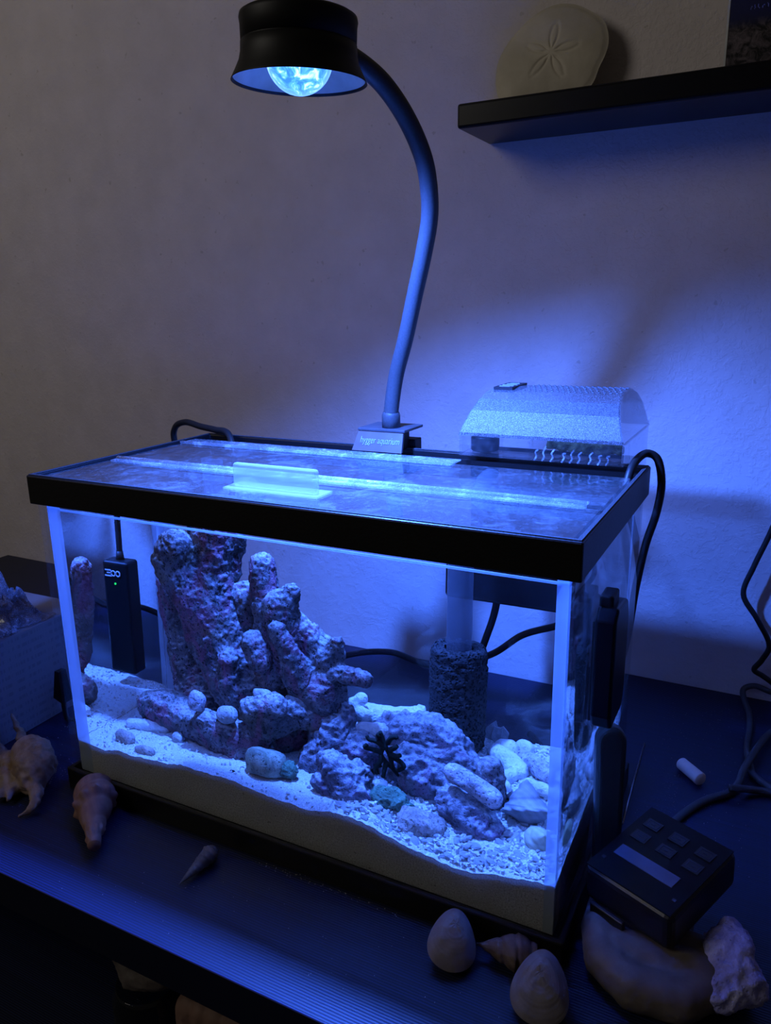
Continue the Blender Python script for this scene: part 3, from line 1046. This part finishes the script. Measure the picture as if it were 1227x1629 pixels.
for k in range(9):
    x = .334 + k * .0068 + rs.uniform(-.001, .001)
    sl.tube(spline([(x, .1856, .2800 + rs.uniform(-.003, .003)), (x - .0022, .1855, .2770), (x - .0012, .1855, .2740), (x - .003, .1854, .2706)], 4), .0006, 6)
sl.build('water_trickle', 'clear_plastic', fl)
cord('power_cord', [(.385, .285, .17), (.372, .300, .140), (.352, .315, .118), (.3342, .320, .1037), (.3027, .320, .0890), (.2700, .320, .0623), (.2157, .320, .0408),
                    (.1677, .320, .0470), (.1174, .322, .0340), (.0794, .325, .010), (.03, .33, .004), (-.05, .34, .004)], .0032, 'rubber_black', '', parent=fl)
cord('power_cord', [(.2960, .262, .165), (.2944, .270, .1437), (.2906, .272, .1231), (.2818, .275, .0954), (.262, .29, .04), (.255, .31, .004)], .0032, 'rubber_black', '', parent=fl)

# sponge sleeve round the intake
sp = MB()
pf = [(.0112, .138), (.0195, .1385), (.0215, .1360), (.0222, .1250), (.0222, .075), (.0215, .0600), (.019, .0565), (0.0001, .056)]
sp.lathe(pf, Matrix.Translation((.2985, .1650, 0)), 72)
_me = sp.mesh('filter_sponge')
bm = bmesh.new(); bm.from_mesh(_me)
bmesh.ops.subdivide_edges(bm, edges=[ed for ed in bm.edges if ed.calc_length() > .008], cuts=30, use_grid_fill=True)
bm.to_mesh(_me); bm.free()
for v in _me.vertices:
    v.co += v.normal * (.0014 * noise.noise(v.co * 330) + .0006 * noise.noise(v.co * 120))
o = put('filter_sponge', _me, 'black_foam', None, (.2985, .165, .056))
tag(o, 'black foam cylinder sponge around the filter intake tube', 'sponge')

# ------------------------------------------------------------------ glass lid
lid = thing('glass_canopy', (TL / 2, .09, .2615), 'two-panel hinged glass lid with clear plastic handle on the tank', 'lid')
MB().box((.0035, .0035, .2644), (TL - .0035, .0690, .2674)).build('front_panel', 'lid_glass', lid)
MB().box((.0035, .0790, .2644), (TL - .0035, .1640, .2674)).build('back_panel', 'lid_glass', lid)
hg = MB()
hg.box((.010, .0660, .2675), (.397, .0725, .2688)).box((.010, .0762, .2675), (.397, .0822, .2688))
hg.tube([(.010, .0743, .2684), (.397, .0743, .2684)], .0024, 10)
hg.build('hinge', 'clear_plastic', lid)
bs = MB().box((.004, .1560, .2675), (.274, .1600, .2694)).box((.004, .1600, .2675), (.274, .1780, .2684))
bs.build('back_strip', 'clear_plastic', lid)
hd = MB().box((.1600, .0240, .2675), (.2360, .0440, .2686))
M = Matrix.Translation((.1975, .0335, .2762))
hd.box((-.034, -.0030, -.0085), (.034, .0030, .0085), M, .0024)
hd.build('handle', 'frosted_plastic', lid)

# ------------------------------------------------------------------ gooseneck lamp
lp = thing('gooseneck_lamp', (.203, .2, .2688), 'black gooseneck aquarium lamp with glowing blue lens clamped to tank rim', 'lamp')
rr = Vector((.889, .458, 0)); ff = Vector((-.458, .889, 0))
axis = (Vector((0, 0, 1)) + rr * math.tan(R(2)) - ff * math.tan(R(3))).normalized()
HC = Vector((.213, .06, .5197))
ax_x = axis.orthogonal().normalized()
HM = basis(HC, ax_x, axis.cross(ax_x), axis)
# outer housing with flared skirt
MB().lathe([(0, .0365), (.0330, .0365), (.0352, .0352), (.0357, .0330), (.0352, .0300), (.0350, .0215), (.0346, .0213), (.0346, .0205), (.0352, .0203), (.0354, .0150), (.0364, .0105), (.0390, .0050), (.0412, .0008), (.0416, 0),
            (.0410, .0001), (.0385, .0050), (.0355, .0105), (.0335, .0140)], HM, 72).build('lamp_head', 'satin_black', lp)
MB().lathe([(.0408, .0006), (.0382, .0052), (.0350, .0110), (.0320, .0150), (.0215, .0165)], HM, 72).build('reflector', 'shade_inside', lp)
lens = [(.0205 * math.cos(a), .0135 - .0205 * math.sin(a)) for a in [math.pi / 2 * i / 14 for i in range(14)]] + [(.0002, -.0070)]
MB().lathe(lens, HM, 56).build('lens', 'lens_glow', lp)
ap = [(.2018, .1985, .2850), (.2019, .1980, .2978), (.2081, .1960, .3297), (.2201, .1900, .3606), (.2325, .1820, .3945), (.2453, .1720, .4260), (.2540, .1630, .4511),
      (.2571, .1520, .4749), (.2560, .1420, .4918), (.2509, .1300, .5098), (.2437, .1170, .5251), (.2363, .1050, .5345), (.2270, .0870, .5420), (.222, .077, .5440)]
MB().tube(spline(ap, 8), .0064, 20).build('arm', 'arm_rubber', lp)
MB().lathe([(0, .2845), (.0078, .2845), (.0078, .2975), (.0070, .3000), (.0066, .3005)], Matrix.Translation((.2018, .1985, 0)), 28).build('arm_collar', 'arm_rubber', lp)
# clamp: sloping name plate in front, top plate, jaw behind the rim
cl = MB()
A = [(.1762, .1880, .2850), (.2182, .1880, .2850), (.2205, .1795, .2690), (.1735, .1795, .2690)]
B = [(p[0], p[1] + .0025, p[2]) for p in A]
cl.add(A + B, [(0, 1, 2, 3), (7, 6, 5, 4), (0, 4, 5, 1), (1, 5, 6, 2), (2, 6, 7, 3), (3, 7, 4, 0)])
plate = cl.build('name_plate', 'clamp_metal', lp)
MB().box((.1755, .1870, .2848), (.2200, .2240, .2872), bevel=.0006).build('clamp_top', 'clamp_metal', lp)
MB().box((.1790, .2090, .2500), (.2190, .2230, .2760), bevel=.001).build('clamp_jaw', 'satin_black', lp)
MB().box((.1800, .1900, .2690), (.2140, .2085, .2848)).build('clamp_core', 'satin_black', lp)
zz = Vector((0, -.0160, .0085)).normalized()
xx = Vector((1, 0, 0)); yy = zz.cross(xx)
text_mesh('lettering', 'hygger aquarium', .0068, basis(Vector((.1985, .18395, .2774)) + zz * .0003, xx, yy, zz) @ Matrix.Scale(.82, 4, (1, 0, 0)) @ Matrix.Scale(1.25, 4, (0, 1, 0)), 'soft_print', plate)
# the lamp's light
ld = bpy.data.lights.new('lamp_light', 'SPOT')
ld.energy = 58.0
ld.color = LAMP_BLUE
ld.spot_size = R(149)
ld.spot_blend = 1.0
ld.shadow_soft_size = .012
lo = bpy.data.objects.new('lamp_light', ld)
COL.objects.link(lo)
lo.parent = lp
lo.location = HC + Vector((0, 0, -.0205)) - lp.location
lo.rotation_euler = Vector((.20, .0, -1)).to_track_quat('-Z', 'Y').to_euler()

# ------------------------------------------------------------------ cords to the right of the tank
cord('air_line', [(.4020, .172, .2540), (.4035, .181, .2680), (.4055, .194, .2750), (.4110, .204, .2785), (.4185, .208, .2730), (.4220, .209, .2540), (.4195, .210, .2310), (.4135, .2120, .2060), (.4080, .216, .17), (.3990, .224, .10), (.370, .25, .006), (.320, .30, .004)],
     .0030, 'rubber_black', 'black cord arching over the right rear rim of tank')
cord('hanging_cord', [(.52, .395, .34), (.512, .395, .24), (.4995, .392, .183), (.4875, .390, .1436), (.4809, .390, .1141), (.4952, .390, .0907), (.5079, .390, .0670), (.5035, .390, .0500), (.4975, .390, .0384), (.5050, .390, .0335), (.5134, .390, .0284), (.54, .39, .01), (.58, .38, .004)],
     .0026, 'rubber_black', 'thin black cord hanging in a zigzag against the wall at right')
cord('table_cord', [(.56, .395, .0045), (.530, .398, .016), (.5155, .400, .0130), (.5000, .403, .0150), (.4900, .400, .0100), (.4930, .385, .0040), (.4975, .366, .0035), (.4995, .335, .0035), (.4990, .300, .0035), (.5030, .272, .0035), (.5080, .255, .0035), (.53, .235, .0035)],
     .0028, 'cord_grey', 'black cord curling from the table back edge past the white plug')
cord('controller_lead', [(.4560, .108, .034), (.4545, .135, .014), (.4570, .170, .0035), (.4730, .2026, .0035), (.4899, .2226, .0035), (.4960, .2380, .0050), (.4990, .2560, .0090), (.5080, .2950, .0095), (.5175, .3319, .0060), (.54, .37, .0035)],
     .0030, 'cord_grey', 'dark lead running from the controller back across the table')
cord('short_cord', [(.4899, .2200, .0095), (.4990, .2240, .0090), (.5060, .2330, .0045), (.520, .237, .0035), (.55, .235, .0035)], .0030, 'cord_grey',
     'short piece of dark cord crossing the controller lead')

# magnet cleaner on the right pane
mg = thing('magnet_cleaner', (.418, .065, .13), 'black magnetic glass cleaner block on the outside of the right pane', 'magnet cleaner')
mp_ = [(.045, .145), (.049, .136), (.080, .136), (.0865, .147), (.0865, .198), (.081, .2105), (.052, .2135), (.045, .207)]
def slab_x(poly, xa, xb):
    n = len(poly)
    return MB().add([(xa, *p) for p in poly] + [(xb, *p) for p in poly],
                    [tuple(range(n)), tuple(range(2 * n - 1, n - 1, -1))] + [(k, n + k, n + (k + 1) % n, (k + 1) % n) for k in range(n)])
bev(slab_x(mp_, .4118, .4245).build('block', 'gloss_black', mg), .002, 3)
MB().box((.4120, .054, .2085), (.4205, .072, .2195), bevel=.0015).build('grip_tab', 'satin_black', mg)
MB().box((.4103, .048, .140), (.4120, .084, .205)).build('felt_pad', 'rubber_black', mg)

# dark rounded bar leaning by the glass
pb = []
for i in range(20):
    a = math.pi * i / 19
    pb.append((.0100 * math.cos(a), .1075 + .0110 * math.sin(a)))
pb = [(.0085, 0)] + pb + [(-.0085, 0)]
M = Matrix.Translation((.4220, .0780, 0)) @ Euler((R(-5), 0, R(24))).to_matrix().to_4x4()
n = len(pb)
bar = MB().add([M @ Vector((p[0], -.006, p[1])) for p in pb] + [M @ Vector((p[0], .006, p[1])) for p in pb],
               [tuple(range(n)), tuple(range(2 * n - 1, n - 1, -1))] + [(k, n + k, n + (k + 1) % n, (k + 1) % n) for k in range(n)])
tag(bev(bar.build('scraper_handle', 'green_black_plastic', None, (.422, .078, 0)), .004, 4), 'dark rounded plastic bar standing upright beside the tank right pane', 'handle')
nd = MB().tube([(.4165, .2720, .0012), (.4190, .1800, .0012), (.4205, .150, .0012)], .0007, 8).build('thin_rod', 'steel', None, (.418, .21, .0005))
tag(nd, 'thin pale metal rod lying on the table right of the tank', 'rod')

# white plug
M = basis((.4592, .2371, .0058), (.70, -.72, 0), (0, 0, 1), (.72, .70, 0))
wp = MB().lathe([(0, -.0125), (.0046, -.0125), (.0052, -.0118), (.0056, .0118), (.0050, .0125), (0, .0125)], M @ Matrix.Rotation(R(90), 4, 'Y'), 32)
tag(wp.build('plastic_plug', 'white_plastic', None, (.4592, .2371, 0)), 'small white plastic cylinder plug lying on the dark table', 'plug')

# ------------------------------------------------------------------ slab, white coral and controller at right front
slab = fused('bone_slab', [
    [(.4290, .0480, .0160, .0110), (.4300, .0250, .0140, .0130), (.4360, .0050, .0120, .0130), (.4550, -.0060, .0110, .0125), (.4800, -.0040, .0110, .0125), (.4950, .0150, .0110, .0125)],
    [(.4350, .0300, .0140, .0125), (.4550, .0350, .0140, .0125), (.4800, .0300, .0130, .0125), (.4950, .0300, .0110, .0125)],
    [(.4450, .0150, .0135, .0135), (.4650, .0130, .0135, .0135), (.4850, .0150, .0130, .0135)],
    [(.4450, .0450, .0130, .0125), (.4700, .0480, .0130, .0120)]],
    'bone_disc', .0018, ((25, .002), (90, .0008)), 50, label='pale rounded bone-like slab under the black controller', cat='shell', zcut=.0003)
fused('white_coral', [[(.5010, .0330, .0180, .0150), (.5060, .0200, .0160, .0150), (.5000, .0080, .0130, .0120)], [(.5000, .0420, .0250, .0080), (.5040, .0300, .0250, .0100)], [(.5120, .0200, .0120, .0110)]],
      'lamp_blue_coral', .0014, ((45, .004), (120, .0025), (260, .001)), 51, label='rough coral chunk painted lamp-blue beside the controller at lower right', cat='coral', zcut=.0003)
CM = Matrix.Translation((.4590, .0530, .0430)) @ Euler((R(6), R(0), R(-24))).to_matrix().to_4x4()
ct = thing('controller', (.4625, .0520, .022), 'black heater controller with small display and buttons on pale slab', 'controller')
cbx = MB()
cbx.box((-.0300, -.0370, -.0135), (.0300, .0370, .0130), CM, .005)
cbx.build('case', 'case_black', ct)
def cpt(x, y, z=.0132): return CM @ Vector((x, y, z))
def cbox(mb, x, y, w, h, z0=.0128, z1=.0136, rot=0):
    mb.box((-w / 2, -h / 2, -(z1 - z0) / 2), (w / 2, h / 2, (z1 - z0) / 2), CM @ Matrix.Translation((x, y, (z0 + z1) / 2)) @ Matrix.Rotation(R(rot), 4, 'Z'))
    return mb
cbox(MB(), 0, -.0005, .0570, .070, .0126, .0133).build('front_plate', 'gloss_black', ct)
cbox(MB(), -.002, -.0120, .0400, .0100, .0130, .0137).build('display', 'lcd_grey', ct)
for (x, y) in ((-.018, .020), (.000, .020), (.018, .020), (-.018, .006), (.000, .006), (.018, .006)):
    b_ = cbox(MB(), x, y, .0105, .0085, .0130, .0139).build('button', 'case_black', ct)
    ic = MB()
    for (dx, dy, w, h) in ((0, .0028, .0074, .0005), (0, -.0028, .0074, .0005), (-.0037, 0, .0005, .0060), (.0037, 0, .0005, .0060), (0, 0, .0026, .0006)):
        cbox(ic, x + dx, y + dy, w, h, .0138, .0141)
    ic.build('icon', 'dim_print', b_)
for x in (-.024, .024):
    cbox(MB(), x, -.024, .0022, .0022, .0130, .0138).build('indicator_light', 'dim_print', ct)
MB().box((-.012, -.0015, -.006), (.012, .0015, .006), CM @ Matrix.Translation((-.010, -.0405, -.0140)), .001).build('mounting_tab', 'case_black', ct)

# ------------------------------------------------------------------ shells on the table
# spider conch
fused('spider_conch', [
    [(-.060, .006, .014, .013), (-.048, -.002, .018, .017), (-.034, -.012, .016, .017), (-.026, -.022, .011, .0115)],
    [(-.056, -.016, .010, .010), (-.066, -.010, .010, .010), (-.076, -.012, .008, .008)],
    [(-.044, -.026, .008, .008), (-.036, -.030, .007, .0075), (-.060, -.024, .007, .007)],
    [(-.066, .004, .016, .0060), (-.078, .010, .020, .0048), (-.090, .016, .026, .0030), (-.098, .018, .034, .0014)],
    [(-.074, -.006, .009, .0055), (-.090, -.002, .010, .0038), (-.104, .002, .013, .0016)],
    [(-.074, -.018, .008, .0055), (-.086, -.026, .008, .0040), (-.096, -.036, .010, .0016)],
    [(-.058, -.030, .006, .0048), (-.056, -.040, .005, .0034), (-.060, -.048, .004, .0016)],
    [(-.036, -.034, .006, .0048), (-.030, -.042, .005, .0026)],
    [(-.042, -.034, .006, .0048), (-.038, -.044, .005, .0024)],
    [(-.022, -.026, .010, .0060), (-.012, -.030, .010, .0048), (-.003, -.037, .008, .0038), (-.001, -.044, .006, .0030), (-.004, -.052, .004, .0018)],
], 'tan_spider_shell', .0013, ((40, .003), (110, .0022), (220, .001)), 60, label='tan spiny spider conch shell at the left edge of table', cat='seashell', zcut=.0003)
def whelk_prof(t):
    # canal tip .. broad shoulder .. low spire
    return float(np.interp(t, [0, .15, .35, .60, .75, .84, .92, 1], [.30, .36, .60, .94, 1.0, .93, .60, .16]))
lump_shell('whelk_shell', 'pink_brown_shell', (.0590, -.0335, .0125), .0160, .080, (-.66, .62, .06),
           'pinkish brown whelk shell tapering to a point beside the conch', 'seashell', 4.5, 0, .20, prof=whelk_prof, m=90, n=48, seed=8)
def horn_prof(t): return max(.04, (1 - t) ** .85) if t > .12 else .55 + t * 2.9
lump_shell('horn_shell', 'grey_horn_shell', (.1620, -.0330, .0062), .0072, .036, (-.05, -.96, -.08),
           'small dark grey pointed horn shell on the front table', 'seashell', 8, 0, .10, prof=horn_prof, seed=9)

def clam(c, a, b, h, rz, tilt, mat, label, seed):
    vs, fs = [], []
    n, m = 56, 22
    M = Matrix.Translation(c) @ Euler((R(tilt[0]), R(tilt[1]), R(rz))).to_matrix().to_4x4()
    for side in (1, -1):
        k0 = len(vs)
        for i in range(m + 1):
            rho = i / m
            for k in range(n):
                q = 2 * math.pi * k / n
                ex = a * (1 - .24 * math.sin(q)) * math.cos(q); ey = b * math.sin(q) * (1.0 if math.sin(q) < 0 else 1.12)
                oy = .30 * b * (1 - rho)                        # the beak leans to one end
                zz_ = h * (1 - rho ** 2.2) * (1 if side > 0 else .55) * side
                zz_ += side * .0004 * math.sin(rho * 60) + .0006 * noise.noise(Vector((q * 2, rho * 5, seed)))
                vs.append(M @ Vector((ex * rho, ey * rho + oy, zz_)))
        for i in range(m):
            for k in range(n):
                k2 = (k + 1) % n
                fs.append((k0 + i * n + k, k0 + i * n + k2, k0 + (i + 1) * n + k2, k0 + (i + 1) * n + k))
    o = MB().add(vs, fs, True).build('clam_shell', mat, None, c)
    return tag(o, label, 'seashell', 'clam shells in front of the tank')
clam((.3515, -.0235, .0125), .0145, .0175, .0125, 18, (24, 10), 'cream_shell', 'smooth pale clam shell left of the brown shell at tank front', 3)
clam((.4090, -.0330, .0125), .0160, .0185, .0120, 8, (30, 0), 'cream_shell', 'pale clam shell with narrow beak at the bottom edge of photo', 4)
lump_shell('brown_shell', 'brown_shell', (.3850, -.0120, .0095), .0110, .036, (-.88, -.22, .05),
           'dull brown ribbed shell between the two pale clams', 'seashell', 4, 12, .06, prof=lambda t: (.62 + t * 1.1 if t < .32 else max(.06, 1 - ((t - .32) / .68) ** 1.1)), seed=12)

# ------------------------------------------------------------------ sand dollar and book on the shelf
def sand_dollar():
    c = Vector((.2775, .3840, .5975))
    tiltm = Euler((R(-11), 0, R(3))).to_matrix().to_4x4()
    M = Matrix.Translation(c) @ tiltm
    n, m = 120, 26
    # outline from the photograph's proportions: flat foot, blunt pentagon
    OUT = [(90, .0445), (50, .0455), (28, .0500), (5, .0495), (-20, .0450), (-38, .0480), (-60, .0460), (-90, .0400), (-120, .0480), (-139, .0590), (-155, .0560), (175, .0505), (163, .0470), (140, .0430), (115, .0430)]
    an = sorted((R(a), r) for a, r in OUT)
    xs = [a for a, _ in an]; rs_ = [r for _, r in an]
    xs = [xs[-1] - 2 * math.pi] + xs + [xs[0] + 2 * math.pi]; rs_ = [rs_[-1]] + rs_ + [rs_[0]]
    def ro(q):
        q = (q + math.pi) % (2 * math.pi) - math.pi
        return sum(float(np.interp(q + dq, xs, rs_)) for dq in (-.08, -.04, 0, .04, .08)) / 5
    vs, fs = [], []
    for side in (-1, 1):
        k0 = len(vs)
        for i in range(m + 1):
            rho = i / m
            for k in range(n):
                q = 2 * math.pi * k / n - math.pi
                r = ro(q) * rho
                d = .0075 * (1 - rho ** 2.6) + .0012
                if rho > .96: d *= .5
                if side < 0:                           # petals pressed into the upper face
                    for s in range(5):
                        qa = R(83 + 72 * s)
                        dq = (q - qa + math.pi) % (2 * math.pi) - math.pi
                        lx = r * math.cos(dq); ly = r * math.sin(dq)
                        if .004 < lx < .026:
                            wv = .0034 * math.sin(math.pi * (lx - .004) / .022) ** .6
                            d -= .0011 * math.exp(-((abs(ly) - wv) / .0010) ** 2)
                vs.append(M @ Vector((r * math.cos(q), side * d if side < 0 else d * .4, r * math.sin(q))))
        for i in range(m):
            for k in range(n):
                k2 = (k + 1) % n
                fs.append((k0 + i * n + k, k0 + i * n + k2, k0 + (i + 1) * n + k2, k0 + (i + 1) * n + k))
    me_ = MB().add(vs, fs, True).mesh('sand_dollar')
    zmin = min(v.co.z for v in me_.vertices)
    me_.transform(Matrix.Translation((0, 0, .5613 - zmin)))
    o = put('sand_dollar', me_, 'sand_dollar_white', None, (.2775, .37, .5613))
    tag(o, 'large pale five-sided sand dollar leaning on the wall shelf', 'sand dollar')
sand_dollar()

bk = thing('reef_book', (.50, .375, .5615), 'dark book with reef photo cover standing at right end of shelf', 'book')
MB().box((.4256, .3700, .5615), (.575, .3850, .76)).build('pages', 'page_white', bk)
MB().box((.4240, .3690, .5615), (.4256, .3850, .76)).build('spine', 'white_print', bk)
MB().box((.4262, .3680, .5615), (.577, .3700, .761)).build('cover', 'reef_cover_print', bk)
bt = MB()
rs = random.Random(4)
x = .4410
while x < .50:
    w = rs.uniform(.0012, .0024)
    bt.box((x, .3676, .6088), (x + w * .35, .3681, .6112 + rs.choice((0, .0008))))
    bt.box((x, .3676, .6088 + rs.choice((0, .0016))), (x + w * .8, .3681, .6096 + rs.choice((0, .0016))))
    x += w + (.0012 if rs.random() < .85 else .0030)
bt.build('subtitle_lettering', 'blue_print', bk)
MB().lathe([(.0028, -.0003), (.0046, -.0003), (.0046, .0003), (.0028, .0003)], basis((.4430, .3678, .6205), (1, 0, 0), (0, 0, 1), (0, -1, 0)), 32, True).build('title_lettering', 'white_print', bk)

# ------------------------------------------------------------------ left of the tank: paper box with crumpled film
Mb = Matrix.Translation((-.192, .035, .050)) @ Matrix.Rotation(R(1.5), 4, 'Z')
pbx = MB().box((-.08, -.095, -.0498), (.08, .085, .0498), Mb, .0015).build('paper_box', 'printed_card', None, (-.192, .035, 0))
tag(pbx, 'pale printed cardboard box standing left of the tank', 'box')
def film():
    vs, fs = [], []
    n, m = 44, 34
    for j in range(m + 1):
        for i in range(n + 1):
            u, v = i / n - .5, j / m - .5
            x = -.152 + u * .075; y = .048 + v * .085
            p = Vector((u * 5, v * 5, 2.7))
            h = .034 * max(0, 1 - (2.1 * abs(u)) ** 2.2) * max(0, 1 - (2.05 * abs(v)) ** 2.2)
            cr = abs(noise.noise(p * 1.1)) * .034 + abs(noise.noise(p * 2.6)) * .014 + .004 * noise.noise(p * 6)
            vs.append((x + .010 * noise.noise(p * 1.7 + Vector((9, 0, 0))), y + .010 * noise.noise(p * 1.7 + Vector((0, 7, 0))), .1006 + h * .7 + cr * (.15 + h * 28)))
    for j in range(m):
        for i in range(n):
            a = j * (n + 1) + i
            fs.append((a, a + 1, a + n + 2, a + n + 1))
    o = MB().add(vs, fs, False).build('crumpled_bag', 'crinkled_film', None, (-.152, .048, .1))
    so = o.modifiers.new('t', 'SOLIDIFY'); so.thickness = .0004
    tag(o, 'crumpled clear plastic bag lying on the cardboard box', 'plastic bag')
film()
pg = thing('power_plug', (-.093, .070, 0), 'small black plug standing between cardboard box and tank', 'plug')
MB().add([(-.099, .064, .028), (-.087, .064, .024), (-.087, .076, .024), (-.099, .076, .028), (-.095, .066, .056), (-.089, .066, .056), (-.089, .074, .056), (-.095, .074, .056)],
         [(0, 1, 2, 3), (7, 6, 5, 4), (0, 4, 5, 1), (1, 5, 6, 2), (2, 6, 7, 3), (3, 7, 4, 0)]).build('plug_body', 'satin_black', pg)
MB().tube(spline([(-.093, .070, .027), (-.0925, .070, .012), (-.090, .072, .003), (-.08, .09, .003)], 6), .0024, 10).build('plug_cord', 'rubber_black', pg)

# ------------------------------------------------------------------ things on the lower shelf
jr = thing('glass_jar', (.097, -.035, -.225), 'dark clear glass jar on the lower shelf beneath the table', 'jar')
MB().lathe([(.0001, -.2245), (.026, -.2245), (.0275, -.222), (.0275, -.135), (.0240, -.128), (.0240, -.1235), (.0228, -.1235), (.0228, -.128), (.0262, -.136), (.0262, -.221), (.0001, -.2225)],
           Matrix.Translation((.097, -.035, 0)), 48).build('jar_body', 'jar_glass', jr)
fused('pale_shell', [[(.082, -.040, -.112, .0090), (.092, -.044, -.114, .0105), (.108, -.042, -.111, .0105), (.122, -.038, -.106, .0080)], [(.075, -.040, -.104, .0060), (.079, -.040, -.110, .0070)], [(.095, -.028, -.112, .0100), (.110, -.028, -.111, .0095)]],
      'bone_disc', .0013, ((45, .0025), (120, .001)), 70, label='pale curved shell resting on the glass jar below the table', cat='seashell')
fused('wrapped_bundle', [[(x_, -.052, -.103 + .002 * k_, .0125), (x_, -.050, -.2110, .0130)] for k_, x_ in enumerate((.160, .173, .187, .201, .214))],
      'wrapper_tan', .002, ((30, .003), (90, .001)), 71, label='brown upright bundle on the lower shelf under the table', cat='bundle')

# ------------------------------------------------------------------ salt and sand crumbs spilt on the table
cr = MB()
rc = random.Random(21)
def crumbs(n, fx, fy, s0, s1):
    for _ in range(n):
        x, y = fx(), fy()
        s = rc.uniform(s0, s1)
        rot = Euler((rc.random() * 6, rc.random() * 6, rc.random() * 6)).to_matrix()
        cr.add([Vector((x, y, s * .5)) + rot @ (v * s * .6) for v in CUBE[0]], CUBE[1])
crumbs(70, lambda: rc.uniform(-.09, -.012), lambda: rc.uniform(-.05, .09), .0003, .0009)
crumbs(45, lambda: rc.gauss(-.028, .008), lambda: rc.gauss(.012, .010), .0004, .0009)
crumbs(70, lambda: rc.uniform(.19, .31), lambda: rc.gauss(-.0075, .0015), .0002, .0006)
crumbs(230, lambda: rc.uniform(.425, .51), lambda: rc.uniform(.12, .38), .0002, .0005)
crumbs(70, lambda: rc.gauss(.448, .006), lambda: rc.gauss(.205, .018), .0002, .0006)
crumbs(60, lambda: rc.uniform(.0, .4), lambda: rc.uniform(-.09, -.02), .0002, .0005)
tag(cr.build('crumbs', 'crumb_white', None, (.2, .05, 0)), 'scattered white salt and sand grains on the dark table', 'crumbs', kind='stuff')
